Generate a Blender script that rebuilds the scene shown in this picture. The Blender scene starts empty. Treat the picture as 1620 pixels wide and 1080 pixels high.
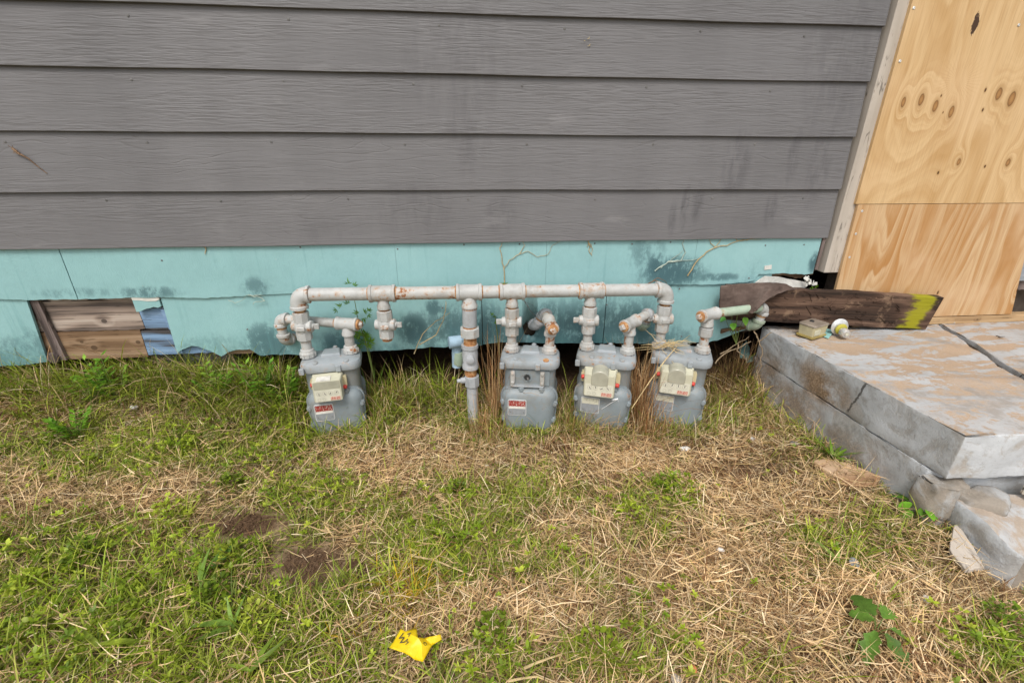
import bpy, bmesh, math, random
import numpy as np
from mathutils import Vector, Matrix, noise as mnoise
R_ = math.radians
random.seed(7)
rng = np.random.default_rng(11)
sc = bpy.context.scene
col = sc.collection

# ------------------------------------------------------------------ camera, sky, sun, exposure
CAMY, CAMZ = -1.71, 0.96
AX = Vector((7880., 269., 720.)).normalized()                 # world x in camera terms (right, up, forward)
AD = Vector((0., -1710., 720.)).normalized()
AZ = -AD; AZ = (AZ - AX * AZ.dot(AX)).normalized()
AY = -(AZ.cross(AX))
cam_d = bpy.data.cameras.new('camera'); cam = bpy.data.objects.new('camera', cam_d); col.objects.link(cam)
cam_d.sensor_width = 36.; cam_d.lens = 16.0; cam_d.clip_start = 0.02; cam_d.clip_end = 300.
rt = Vector((AX[0], AY[0], AZ[0])); up = Vector((AX[1], AY[1], AZ[1])); fw = Vector((AX[2], AY[2], AZ[2]))
mw = Matrix((( rt[0], up[0], -fw[0], 0.), (rt[1], up[1], -fw[1], CAMY), (rt[2], up[2], -fw[2], CAMZ), (0, 0, 0, 1)))
cam.matrix_world = mw
sc.camera = cam

SUN_ELEV, SUN_AZ = 55., 198.       # azimuth from +y towards +x: behind the camera, to the right
w = bpy.data.worlds.new('World'); sc.world = w; w.use_nodes = True
wn = w.node_tree.nodes; wl = w.node_tree.links
sky = wn.new('ShaderNodeTexSky'); sky.sky_type = 'NISHITA'; sky.sun_disc = False
sky.sun_elevation = R_(SUN_ELEV); sky.sun_rotation = R_(SUN_AZ); sky.dust_density = 3.0; sky.air_density = 1.0
hs = wn.new('ShaderNodeHueSaturation'); hs.inputs['Saturation'].default_value = 0.22
wl.new(sky.outputs[0], hs.inputs['Color']); bg = wn['Background']; wl.new(hs.outputs[0], bg.inputs['Color'])
bg.inputs['Strength'].default_value = 0.14
sd = bpy.data.lights.new('sun', 'SUN'); sd.energy = 1.5; sd.angle = R_(18.); sd.color = (1., .95, .88)
so = bpy.data.objects.new('sun', sd); col.objects.link(so)
ea, az = R_(SUN_ELEV), R_(SUN_AZ)
sdir = Vector((math.sin(az) * math.cos(ea), math.cos(az) * math.cos(ea), math.sin(ea)))
so.rotation_euler = (-sdir).to_track_quat('-Z', 'Y').to_euler(); so.location = sdir * 20
sc.view_settings.view_transform = 'Standard'; sc.view_settings.look = 'None'
sc.view_settings.gamma = 1.0; sc.view_settings.exposure = 0.60; sc.view_settings.use_curve_mapping = False

# ------------------------------------------------------------------ measuring helpers (photo pixel -> place)
def ray(px, py):
    c = (px - 810., 540. - py, 720.)
    return rt * c[0] + up * c[1] + fw * c[2]
def at(px, py, y=0.0):
    r = ray(px, py); k = (y - CAMY) / r[1]
    return Vector((r[0] * k, y, CAMZ + r[2] * k))
def gp(px, py, z=0.0):
    r = ray(px, py); k = (z - CAMZ) / r[2]
    return Vector((r[0] * k, CAMY + r[1] * k, z))

# ------------------------------------------------------------------ node helpers
class S:
    """a socket with arithmetic"""
    def __init__(s, g, k): s.g = g; s.k = k
    def __add__(s, o): return s.g.m('ADD', s, o)
    __radd__ = __add__
    def __sub__(s, o): return s.g.m('SUBTRACT', s, o)
    def __rsub__(s, o): return s.g.m('SUBTRACT', o, s)
    def __mul__(s, o): return s.g.m('MULTIPLY', s, o)
    __rmul__ = __mul__
    def __truediv__(s, o): return s.g.m('DIVIDE', s, o)
    def __pow__(s, o): return s.g.m('POWER', s, o)
class G:
    def __init__(s, name):
        s.mat = bpy.data.materials.new(name); s.mat.use_nodes = True
        s.nt = s.mat.node_tree; s.b = s.nt.nodes['Principled BSDF']; s.out = s.nt.nodes['Material Output']
    def new(s, t): return s.nt.nodes.new(t)
    def put(s, v, sock):
        if isinstance(v, S): s.nt.links.new(v.k, sock)
        elif isinstance(v, (tuple, list)):
            if len(v) == 3 and sock.type == 'RGBA': v = (*v, 1)
            sock.default_value = v
        else: sock.default_value = v
    def m(s, op, a, b=0.0, c=0.0):
        n = s.new('ShaderNodeMath'); n.operation = op
        s.put(a, n.inputs[0]); s.put(b, n.inputs[1]); s.put(c, n.inputs[2]); return S(s, n.outputs[0])
    def obj(s): return S(s, s.new('ShaderNodeTexCoord').outputs['Object'])
    def pos(s): return S(s, s.new('ShaderNodeNewGeometry').outputs['Position'])
    def rnd(s): return S(s, s.new('ShaderNodeObjectInfo').outputs['Random'])
    def attr(s, name, o='Color'):
        n = s.new('ShaderNodeAttribute'); n.attribute_name = name; return S(s, n.outputs[o])
    def xyz(s, v):
        n = s.new('ShaderNodeSeparateXYZ'); s.put(v, n.inputs[0]); return [S(s, o) for o in n.outputs]
    def comb(s, x, y, z):
        n = s.new('ShaderNodeCombineXYZ'); s.put(x, n.inputs[0]); s.put(y, n.inputs[1]); s.put(z, n.inputs[2]); return S(s, n.outputs[0])
    def map(s, v, scale=(1, 1, 1), loc=(0, 0, 0), rot=(0, 0, 0)):
        n = s.new('ShaderNodeMapping'); s.put(v, n.inputs[0]); n.inputs['Scale'].default_value = scale
        n.inputs['Rotation'].default_value = rot
        s.put(loc, n.inputs['Location']); return S(s, n.outputs[0])
    def noise(s, v, scale=5., detail=4., rough=.55, dist=0.):
        n = s.new('ShaderNodeTexNoise'); s.put(v, n.inputs['Vector']); n.inputs['Scale'].default_value = scale
        n.inputs['Detail'].default_value = detail; n.inputs['Roughness'].default_value = rough; n.inputs['Distortion'].default_value = dist
        return S(s, n.outputs[0])
    def voro(s, v, scale=5., feat='F1', out='Distance'):
        n = s.new('ShaderNodeTexVoronoi'); n.feature = feat; s.put(v, n.inputs['Vector']); n.inputs['Scale'].default_value = scale
        return S(s, n.outputs[out])
    def ss(s, x, a, b, lo=0., hi=1.):
        n = s.new('ShaderNodeMapRange'); n.interpolation_type = 'SMOOTHSTEP'; s.put(x, n.inputs[0])
        n.inputs[1].default_value = a; n.inputs[2].default_value = b; n.inputs[3].default_value = lo; n.inputs[4].default_value = hi
        return S(s, n.outputs[0])
    def ramp(s, x, stops):
        n = s.new('ShaderNodeValToRGB'); s.put(x, n.inputs[0]); e = n.color_ramp.elements
        while len(e) < len(stops): e.new(0.5)
        for q, (p, c) in zip(e, stops): q.position = p; q.color = (*c, 1)
        return S(s, n.outputs[0])
    def mix(s, f, a, b, mode='MIX'):
        n = s.new('ShaderNodeMix'); n.data_type = 'RGBA'; n.blend_type = mode; n.clamp_factor = True
        s.put(f, n.inputs[0]); s.put(a, n.inputs[6]); s.put(b, n.inputs[7]); return S(s, n.outputs[2])
    def bump(s, h, strength=.5, dist=.005, nrm=None):
        n = s.new('ShaderNodeBump'); n.inputs['Strength'].default_value = strength; n.inputs['Distance'].default_value = dist
        s.put(h, n.inputs['Height'])
        if nrm: s.put(nrm, n.inputs['Normal'])
        return S(s, n.outputs[0])
    def blobs(s, x, z, lst):
        tot = None
        for bx, bz, rx, rz, a in lst:
            dx = (x - bx) * (1. / rx); dz = (z - bz) * (1. / rz)
            e = s.ss(dx * dx + dz * dz, 0., 1., a, 0.)
            tot = e if tot is None else s.m('MAXIMUM', tot, e)
        return tot
    def fin(s, c, rough=.7, nrm=None, spec=.3, metal=0.):
        s.put(c, s.b.inputs['Base Color']); s.put(rough, s.b.inputs['Roughness'])
        s.b.inputs['Specular IOR Level'].default_value = spec; s.b.inputs['Metallic'].default_value = metal
        if nrm: s.put(nrm, s.b.inputs['Normal'])
        return s.mat
def c3(h, k=1.0):
    """sRGB 0-255 -> linear"""
    return tuple(k * ((v / 255. / 12.92) if v / 255. <= .04045 else ((v / 255. + .055) / 1.055) ** 2.4) for v in h)

# ------------------------------------------------------------------ mesh helpers
TAU0 = 2 * math.pi
class MB:
    def __init__(s): s.v = []; s.f = []
    def add(s, vs, fs):
        o = len(s.v); s.v += [tuple(v) for v in vs]; s.f += [tuple(i + o for i in f) for f in fs]; return s
    def box(s, c, size, M=None):
        x, y, z = (q / 2 for q in size); c = Vector(c)
        vs = [Vector((a * x, b * y, d * z)) for a in (-1, 1) for b in (-1, 1) for d in (-1, 1)]
        if M: vs = [M @ v for v in vs]
        return s.add([v + c for v in vs], [(0, 1, 3, 2), (4, 6, 7, 5), (0, 4, 5, 1), (2, 3, 7, 6), (0, 2, 6, 4), (1, 5, 7, 3)])
    def loops(s, loops, cap=True, cap2=True):
        n = len(loops[0]); o = len(s.v)
        for L in loops: s.v += [tuple(p) for p in L]
        for i in range(len(loops) - 1):
            for j in range(n):
                a = o + i * n + j; b = o + i * n + (j + 1) % n
                s.f.append((a, b, b + n, a + n))
        if cap: s.f.append(tuple(o + j for j in reversed(range(n))))
        if cap2: s.f.append(tuple(o + (len(loops) - 1) * n + j for j in range(n)))
        return s
    def lathe(s, p, axis, prof, seg=16, ph=0.):
        """prof: (distance along the axis, radius)"""
        ax = Vector(axis).normalized(); p = Vector(p)
        u = ax.orthogonal().normalized() if abs(ax.z) < .9 else Vector((1, 0, 0)) - ax * ax.x
        u.normalize(); q = ax.cross(u)
        return s.loops([[p + ax * t + (u * math.cos(2 * math.pi * (k + ph) / seg) + q * math.sin(2 * math.pi * (k + ph) / seg)) * r for k in range(seg)] for t, r in prof])
    def ring(s, p, r0, r1, n):
        lo = [[(p[0] + r * math.cos(TAU0 * k / n), p[1] - dy, p[2] + r * math.sin(TAU0 * k / n)) for k in range(n)] for r, dy in ((r0, 0), (r0, .0005), (r1, .0005), (r1, 0))]
        return s.loops(lo, False, False)
    def tube(s, pts, rad, seg=8, flat=1.0):
        pts = [Vector(p) for p in pts]; n = len(pts)
        if not hasattr(rad, '__len__'): rad = [rad] * n
        t0 = (pts[1] - pts[0]).normalized(); u = t0.orthogonal().normalized(); loops = []
        for i, p in enumerate(pts):
            t = (pts[min(i + 1, n - 1)] - pts[max(i - 1, 0)]).normalized()
            u = (u - t * u.dot(t)).normalized(); q = t.cross(u)
            loops.append([p + (u * math.cos(2 * math.pi * k / seg) + q * math.sin(2 * math.pi * k / seg) * flat) * rad[i] for k in range(seg)])
        return s.loops(loops)
    def build(s, name, mat, parent=None, bevel=0., seg=2, smooth=True, ang=38., mats=None, loc=None):
        me = bpy.data.meshes.new(name); me.from_pydata(s.v, [], s.f)
        bm = bmesh.new(); bm.from_mesh(me); bmesh.ops.recalc_face_normals(bm, faces=bm.faces); bm.to_mesh(me); bm.free()
        me.materials.append(mat)
        if mats:
            for q in mats: me.materials.append(q)
        if smooth:
            me.shade_smooth(); me.set_sharp_from_angle(angle=R_(ang))
        o = bpy.data.objects.new(name, me); col.objects.link(o)
        if parent: o.parent = parent
        if loc is not None: o.location = loc
        if bevel:
            b = o.modifiers.new('bevel', 'BEVEL'); b.width = bevel; b.segments = seg; b.limit_method = 'ANGLE'; b.angle_limit = R_(35)
            b.harden_normals = False
        return o
def bend(p0, p1, p2, r, n=6):
    """centre line p0 -> p1 -> p2 with a rounded corner"""
    p0, p1, p2 = Vector(p0), Vector(p1), Vector(p2)
    a = p1 + (p0 - p1).normalized() * r; b = p1 + (p2 - p1).normalized() * r
    return [p0] + [(a * (1 - t) ** 2 + p1 * 2 * t * (1 - t) + b * t * t) for t in [i / n for i in range(n + 1)]] + [p2]
def rrect(w, h, r, n=5):
    out = []
    for cx, cy, a0 in ((w / 2 - r, h / 2 - r, 0), (-w / 2 + r, h / 2 - r, 90), (-w / 2 + r, -h / 2 + r, 180), (w / 2 - r, -h / 2 + r, 270)):
        for i in range(n + 1):
            a = R_(a0 + 90. * i / n); out.append((cx + r * math.cos(a), cy + r * math.sin(a)))
    return out
def tag(o, label=None, cat=None, group=None, kind=None):
    if label: o['label'] = label
    if cat: o['category'] = cat
    if group: o['group'] = group
    if kind: o['kind'] = kind
    return o
def thing(name, loc, label, cat, group=None, rz=0.):
    o = bpy.data.objects.new(name, None); col.objects.link(o); o.location = loc; o.rotation_euler = (0, 0, rz)
    o.empty_display_size = .05
    return tag(o, label, cat, group)
def jit(a): return random.uniform(-a, a)

# ------------------------------------------------------------------ materials
def m_siding():
    g = G('grey_siding_paint'); p = g.obj(); r = g.rnd(); x, y, z = g.xyz(p)
    off = g.comb(x + r * 37., y, z + r * 11.)
    warp = g.noise(g.map(off, (.75, 1, 4.2)), 1.6, 3., .45)
    wig = g.noise(g.map(off, (5., 1, 22.)), 1.0, 2., .5)
    fine = g.noise(g.map(off, (13., 1, 175.)), 1.0, 2., .5, .5)
    fine2 = g.noise(g.map(off, (6., 1, 60.)), 1.0, 2., .5, .6)
    fld = z * 46. + warp * 15. + wig * .35
    ring = g.m('ABSOLUTE', g.m('SINE', fld * 3.2)); line = g.ss(ring, 0., .30, 0., 1.)
    mask = g.ss(g.noise(g.map(off, (.5, 1, 3.)), 1.3, 2., .5), .36, .54) * g.ss(z, 1.0, 1.014, 1., .12)
    stip = g.ss(fine * .65 + fine2 * .35, .36, .62)
    h = g.mix(mask, stip, line * .6 + stip * .4)
    streak = g.noise(g.map(p, (2.4, 1, .35)), 1.8, 4., .6); cloud = g.noise(p, 2.3, 5., .6)
    base = g.ramp(cloud * .55 + streak * .45, [(.3, (.120, .116, .119)), (.5, (.143, .1385, .1415)), (.72, (.165, .160, .1635))])
    bl = g.blobs(x, z, [(at(px, py)[0], at(px, py)[2], a, b, k) for px, py, a, b, k in (
        (720, 90, .26, .30, .26), (660, 330, .20, .12, .3), (790, 340, .07, .08, .45), (1160, 260, .07, .15, .55), (1100, 320, .03, .1, .75),
        (1080, 330, .02, .1, .8), (1215, 330, .03, .09, .7), (1290, 260, .06, .2, .5), (1330, 100, .2, .3, .35), (1060, 345, .02, .08, .6), (740, 200, .10, .2, .35), (1250, 250, .03, .12, .6),
        (500, 360, .2, .06, .2))])
    sp = g.noise(g.map(p, (9., 1, 3.)), 3., 5., .65)
    c = g.mix(bl * g.ss(sp, .35, .65), base, (.075, .071, .076))
    sp2 = g.ss(g.voro(p, 17.), .0, .06, 1., 0.)
    c = g.mix(sp2 * .5, c, (.07, .06, .06))
    pale = g.ss(g.noise(g.map(p, (1.5, 1, 4.)), 3., 4., .6), .60, .74, 0., .25); c = g.mix(pale, c, (.26, .25, .25))
    amt = g.ss(g.noise(g.map(off, (1.2, 1, 9.)), 1.4, 3., .55), .34, .62, .25, 1.)
    c = g.mix(g.ss(h, .0, .55, .26, 0.) * amt, c, (.085, .078, .076))
    return g.fin(c, .58, g.bump(h * amt, .42, .0026), .3)
STAINS = [(655, 523, .050, .06, 1.), (690, 560, .07, .05, .8), (705, 515, .09, .08, .7), (765, 530, .08, .11, .9), (830, 535, .12, .06, .8),
          (900, 525, .16, .10, .9), (980, 515, .16, .09, .8), (1040, 535, .14, .05, .6), (1062, 430, .10, .05, 1.), (1035, 422, .03, .05, 1.), (1020, 400, .06, .05, .6),
          (1130, 437, .09, .014, .8), (1284, 414, .016, .035, 1.), (425, 545, .075, .07, .9), (545, 545, .07, .05, .8), (240, 462, .08, .02, .8), (20, 560, .12, .06, .6),
          (408, 453, .04, .03, .7), (687, 487, .028, .03, .9), (680, 540, .03, .08, .7), (330, 545, .08, .04, .4), (1175, 470, .06, .12, .35), (870, 500, .06, .05, .8),
          (950, 490, .1, .05, .5), (625, 555, .05, .03, .6), (740, 480, .06, .04, .5), (60, 545, .05, .05, .6), (120, 462, .1, .015, .5)]
def m_teal():
    g = G('teal_wall_paint'); p = g.obj(); x, y, z = g.xyz(p)
    n1 = g.noise(p, 3., 5., .6); n2 = g.noise(p, 40., 3., .6); n3 = g.noise(p, 11., 6., .68)
    base = g.ramp(n1 * .75 + n2 * .25, [(.25, (.210, .372, .380)), (.5, (.247, .432, .440)), (.75, (.29, .48, .485))])
    st = g.blobs(x, z, [(at(px, py)[0], at(px, py)[2], a * 1.9, b * 1.8, k) for px, py, a, b, k in STAINS])
    mot = g.noise(g.map(p, (1.5, 1, .9)), 15., 9., .80); st = st * g.ss(mot + (st - .5) * .22, .40, .58)
    c = g.mix(st * .9, base, (.035, .088, .105))
    low = g.ss(z, .20, .34, .75, 0.) * g.ss(g.noise(g.map(p, (1, 1, .5)), 6., 5., .65), .42, .66)
    c = g.mix(low, c, (.075, .19, .20))
    chips = g.ss(g.noise(p, 26., 4., .7), .715, .735)
    c = g.mix(chips, c, (.42, .46, .44))
    drip = g.ss(g.noise(g.map(p, (16., 1, .8)), 2.2, 3., .6), .56, .75, 0., .38)
    c = g.mix(drip, c, (.12, .27, .28))
    grain = g.noise(g.map(p, (6., 1, 2.)), 7., 4., .6, 1.4)
    ring = g.m('SINE', grain * 42.)
    return g.fin(c, .42, g.bump(grain * .7 + ring * .12 + n2 * .25 - chips * .3, .35, .003), .4)
def m_wood(name, stops, sx=3., sz=46., rough=.8, bump=.5, horizontal=True, knots=(), stain=None, kf=8.):
    g = G(name); p = g.obj(); x, y, z = g.xyz(p)
    sca = (sx, 8., sz) if horizontal else (sz, 8., sx)
    a0 = g.noise(g.map(p, sca), .55, 5., .62, .5); a1 = g.noise(g.map(p, tuple(q * 4.5 if q == sz else q * 2. for q in sca)), .55, 3., .6, .3)
    a = a0 * .5 + a1 * .5
    w_ = g.noise(g.map(p, (1.3, 3, 5.) if horizontal else (5., 3, 1.3)), 1.5, 2., .5)
    k = g.blobs(x, z, [(kx, kz, r * 3.2, r * 2., 1.) for kx, kz, r in knots]) if knots else None
    fld = (z if horizontal else x) * 42. + w_ * kf
    if knots: fld = fld + k * 1.1
    ring = g.m('SINE', fld * 2.)
    f = a * .72 + ring * .10 + .10
    c = g.ramp(f, stops)
    spl = g.ss(g.m('ABSOLUTE', a0 - .47), .004, .016, .75, 0.) * g.ss(g.noise(g.map(p, (4., 1, 4.)), 3., 3., .6), .42, .56)
    c = g.mix(spl, c, tuple(q * .35 for q in stops[0][1]))
    if knots:
        kk = g.blobs(x, z, [(kx, kz, r, r * .8, 1.) for kx, kz, r in knots]); c = g.mix(g.ss(kk, .2, .7) * .8, c, tuple(q * .45 for q in stops[0][1]))
    if stain:
        c = stain(g, p, x, y, z, c)
    return g.fin(c, rough, g.bump(a1 * .8 + f * .3, bump, .0025), .2)
def m_plywood(name, freq, knots, contour, pale, dark, patch=None, stretch=.55):
    g = G(name); p = g.obj(); x, y, z = g.xyz(p)
    lowf = g.noise(g.map(p, (1.9, 1, stretch)), 1.5, 1.5, .42)
    med = g.noise(g.map(p, (9., 1, 1.5)), 1.0, 2., .5)
    hi = g.noise(g.map(p, (60., 1, 4.)), 1.0, 2., .5)
    fld = x * freq[0] + lowf * freq[1] + med * freq[2] + hi * .10
    bl = None
    for kx, kz, rx, rz, s_ in knots:
        if rx < .006: continue
        dx = (x - kx) * (1. / (rx * 3.0)); dz = (z - kz) * (1. / (rz * 3.2))
        e = g.m('EXPONENT', (dx * dx + dz * dz) * -1.0) * (s_ * 2.4)
        bl = e if bl is None else bl + e
    if bl: fld = fld + bl
    fr = g.m('FRACT', fld); fr2 = g.m('FRACT', fld * 3.13 + .37)
    band = g.ss(fr, .0, .80) * g.ss(fr, .86, 1.0, 1., 0.); band = band * band
    line2 = g.ss(fr2, .2, .85) * g.ss(fr2, .88, 1.0, 1., 0.)
    big = g.ss(g.noise(g.map(p, (4.2, 1, .55)), 1.6, 3., .5), .46, .64)
    fine = g.noise(g.map(p, (230., 1, 7.)), 1., 3., .6)
    vary = g.ss(g.noise(g.map(p, (2.5, 1, 1.4)), 2., 3., .55), .32, .66, .25, 1.)
    c = g.mix(big * .5, pale, tuple(a * .45 + b * .55 for a, b in zip(pale, dark)))
    c = g.mix(band * vary * contour, c, dark)
    c = g.mix(line2 * vary * contour * .42, c, dark)
    c = g.mix(g.ss(fine, .40, .72, .0, .30), c, tuple(q * .72 for q in dark))
    cl = g.noise(p, 3.2, 4., .55)
    c = g.mix(g.ss(cl, .48, .72, 0., .4), c, tuple(min(1., q * w_) for q, w_ in zip(pale, (1.08, 1.10, 1.22))))
    for kx, kz, rx, rz, s_ in knots:
        dx = (x - kx) * (1. / rx); dz = (z - kz) * (1. / rz)
        d = g.m('SQRT', dx * dx + dz * dz) + (fine - .5) * .35 + (med - .5) * .5
        ringk = g.m('SINE', d * 15.) * .10
        inside = g.ss(d, .80, 1.06, 1., 0.); rim = g.ss(g.m('ABSOLUTE', d - .93), 0., .26, 1., 0.)
        halo = g.ss(d, .9, 2.4, .55, 0.)
        c = g.mix(halo, c, tuple(q * .82 for q in dark))
        c = g.mix(inside, c, g.ramp(d * .8 + ringk, [(0., (.37, .20, .07)), (.5, (.29, .145, .05)), (1., (.17, .075, .022))]) if rx > .006 else (.085, .04, .014))
        c = g.mix(rim * .65, c, (.12, .052, .015))
    if patch: c = patch(g, x, z, c)
    return g.fin(c, .62, g.bump(fr * .3 + fine * .7, .3, .002), .3)
def m_paint_metal(name, c0, c1, rust=.4, rough=.45, scale=1.):
    g = G(name); p = g.obj(); r = g.rnd(); off = g.map(p, (1, 1, 1), g.comb(r * 9., r * 5., r * 7.))
    n = g.noise(off, 14. * scale, 5., .62); n2 = g.noise(off, 55. * scale, 4., .65); n3 = g.noise(off, 5. * scale, 3., .5)
    c = g.ramp(n, [(.3, c0), (.7, c1)])
    dirt = g.ss(n3 * .55 + n2 * .45, .46, .64); c = g.mix(dirt * .42, c, (.20, .17, .13))
    speck = g.ss(g.noise(off, 150. * scale, 3., .7), .66, .70); c = g.mix(speck * .45, c, (.12, .09, .07))
    th = .73 - rust * .13
    ru = g.ss(n * .55 + n2 * .45, th - .03, th + .012)
    halo = g.ss(n * .55 + n2 * .45, th - .10, th, 0., .45)
    c = g.mix(halo, c, (.42, .24, .12)); c = g.mix(ru, c, g.ramp(n2, [(.35, (.10, .045, .025)), (.6, (.27, .11, .045))]))
    return g.fin(c, g.ss(ru, 0., 1., rough, .9), g.bump(n2 * .6 + n * .4 - ru * .4, .30, .0022), .38)
def m_plain(name, c, rough=.6, spec=.3, var=.25, scale=30., bump=.2, metal=0.):
    g = G(name); p = g.obj(); n = g.noise(p, scale, 4., .6)
    cc = g.ramp(n, [(.3, tuple(q * (1 - var) for q in c)), (.7, tuple(min(1, q * (1 + var)) for q in c))])
    return g.fin(cc, rough, g.bump(n, bump, .002), spec, metal)
def m_rust():
    g = G('rust'); p = g.obj(); n = g.noise(p, 90., 4., .65); n2 = g.noise(p, 28., 3., .6)
    c = g.ramp(n * .5 + n2 * .5, [(.3, (.12, .05, .025)), (.48, (.34, .16, .065)), (.60, (.50, .30, .15)), (.72, (.55, .48, .40))])
    return g.fin(c, .85, g.bump(n, .5, .0015), .2)
def m_leaf(name, attr=True, c=(.1, .2, .03), trans=.35, rough=.5):
    g = G(name)
    cc = g.attr('tint') if attr else g.ramp(g.noise(g.obj(), 45., 3., .6), [(.3, tuple(q * .75 for q in c)), (.7, tuple(q * 1.25 for q in c))])
    g.fin(cc, rough, None, .25)
    t = g.new('ShaderNodeBsdfTranslucent'); g.put(cc, t.inputs[0])
    mx = g.new('ShaderNodeMixShader'); mx.inputs[0].default_value = trans
    g.nt.links.new(g.b.outputs[0], mx.inputs[1]); g.nt.links.new(t.outputs[0], mx.inputs[2]); g.nt.links.new(mx.outputs[0], g.out.inputs[0])
    return g.mat
def m_label(name, ink, ground, rows, thresh=.5):
    """a printed label: bands of small broken marks"""
    g = G(name); p = g.obj(); x, y, z = g.xyz(p)
    n = g.noise(g.map(p, (1., 1., .25)), 330., 2., .5); band = g.m('ABSOLUTE', g.m('SINE', z * rows))
    k = g.ss(n, thresh, thresh + .06) * g.ss(band, .45, .6)
    wear = g.ss(g.noise(p, 60., 4., .7), .58, .68)
    return g.fin(g.mix(wear * .6, g.mix(k, ground, ink), (.5, .47, .42)), .5, None, .3)

M = {}
M['siding'] = m_siding(); M['teal'] = m_teal()
M['pipe'] = m_paint_metal('white_pipe_paint', (.345, .348, .338), (.465, .468, .455), .85, .52)
M['pipe_rusty'] = m_paint_metal('rusty_white_pipe_paint', (.345, .338, .322), (.46, .455, .435), 1.15, .52)
M['pipe_grey'] = m_paint_metal('grey_pipe_paint', (.30, .315, .33), (.42, .43, .445), .5, .45)
M['pipe_green'] = m_paint_metal('faded_green_pipe_paint', (.27, .36, .27), (.40, .48, .38), .75, .55)
M['meter'] = m_paint_metal('grey_meter_paint', (.170, .202, .218), (.225, .258, .274), .42, .5)
M['meter_lid'] = m_paint_metal('top_lit_meter_paint', (.235, .262, .28), (.31, .335, .352), .62, .5)  # meter grey made lighter: top light put into the lid colour
M['rust'] = m_rust()
M['cream'] = m_plain('cream_plastic', (.47, .455, .345), .35, .45, .10, 25., .05)
M['cream_pale'] = m_plain('dial_face', (.56, .545, .45), .4, .4, .08, 40., .03)
M['dial_line'] = m_plain('dial_ring_ink', (.40, .385, .31), .5, .3, .1)
M['smoke'] = m_plain('hazy_window_plastic', (.345, .335, .265), .22, .5, .12, 22., .05)
M['red'] = m_plain('red_seal_plastic', (.52, .055, .04), .45, .4, .2, 60., .1)
M['dark'] = m_plain('black_ink', (.03, .03, .03), .6)
M['red_label'] = m_label('red_printed_label', (.62, .55, .48), (.27, .03, .025), 520., .52)
M['pink_label'] = m_label('small_red_label', (.32, .06, .05), (.62, .38, .30), 900., .46)
M['pale_label'] = m_label('pale_printed_label', (.17, .16, .12), (.56, .54, .43), 600., .56)
M['white_label'] = m_plain('white_label_paper', (.62, .60, .55), .6)
M['plate'] = m_plain('grey_badge_plate', (.24, .255, .27), .4, .5, .12, 60., .15)
M['plate_rim'] = m_plain('bright_badge_rim', (.55, .55, .54), .4, .5, .15, 60.)
M['white_paint'] = m_plain('white_marking_paint', (.75, .76, .76), .5)
M['dark_iron'] = m_plain('dark_bolt_iron', (.13, .125, .12), .6, .3, .4, 80.)
M['zinc'] = m_plain('bright_zinc', (.62, .62, .60), .3, .6, .2, 50., .1, .6)
M['trim'] = m_wood('bare_pale_trim_wood', [(.2, (.36, .315, .265)), (.5, (.435, .385, .33)), (.8, (.49, .44, .385))], 2.2, 30., .75, .25, False)
M['weathered'] = m_wood('weathered_grey_board', [(.34, (.09, .07, .06)), (.44, (.25, .19, .155)), (.54, (.36, .29, .24)), (.68, (.45, .385, .335))], 2.2, 105., .85, .9, True, [(at(160, 510)[0], at(160, 510)[2], .014)])
M['tan'] = m_wood('tan_brown_board', [(.34, (.15, .09, .05)), (.5, (.255, .165, .10)), (.66, (.33, .235, .155))], 2.4, 110., .8, .5, True, [(at(145, 552)[0], at(145, 552)[2], .016), (at(125, 543)[0], at(125, 543)[2], .009), (at(215, 543)[0], at(215, 543)[2], .012)])
M['blue'] = m_wood('flaked_blue_board', [(.36, (.06, .055, .055)), (.40, (.13, .20, .30)), (.52, (.175, .275, .42)), (.70, (.25, .35, .48))], 2., 95., .6, .9, True)
M['oldstrip'] = m_wood('aged_brown_batten', [(.32, (.055, .042, .038)), (.5, (.15, .115, .105)), (.72, (.25, .20, .185))], 2., 50., .85, .7, False)
M['dirtywood'] = m_wood('dirty_brown_board', [(.32, (.085, .052, .03)), (.5, (.19, .12, .075)), (.72, (.30, .20, .13))], 2., 36., .9, .6, True)
M['scrap'] = m_wood('bare_scrap_wood', [(.3, (.26, .15, .08)), (.5, (.42, .28, .17)), (.72, (.55, .42, .30))], 3., 50., .85, .6, True)
M['silltrim'] = m_wood('sill_lath_wood', [(.3, (.20, .12, .06)), (.5, (.40, .265, .14)), (.72, (.52, .37, .22))], 2., 60., .8, .5, True, [(at(1540, 500, -.03)[0], .287, .007), (1.72, .284, .006)])
M['void'] = m_plain('crawlspace_timber', (.05, .04, .03), .95, .1)
M['sheath'] = m_plain('dark_sheathing', (.09, .07, .055), .95, .1)

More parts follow.
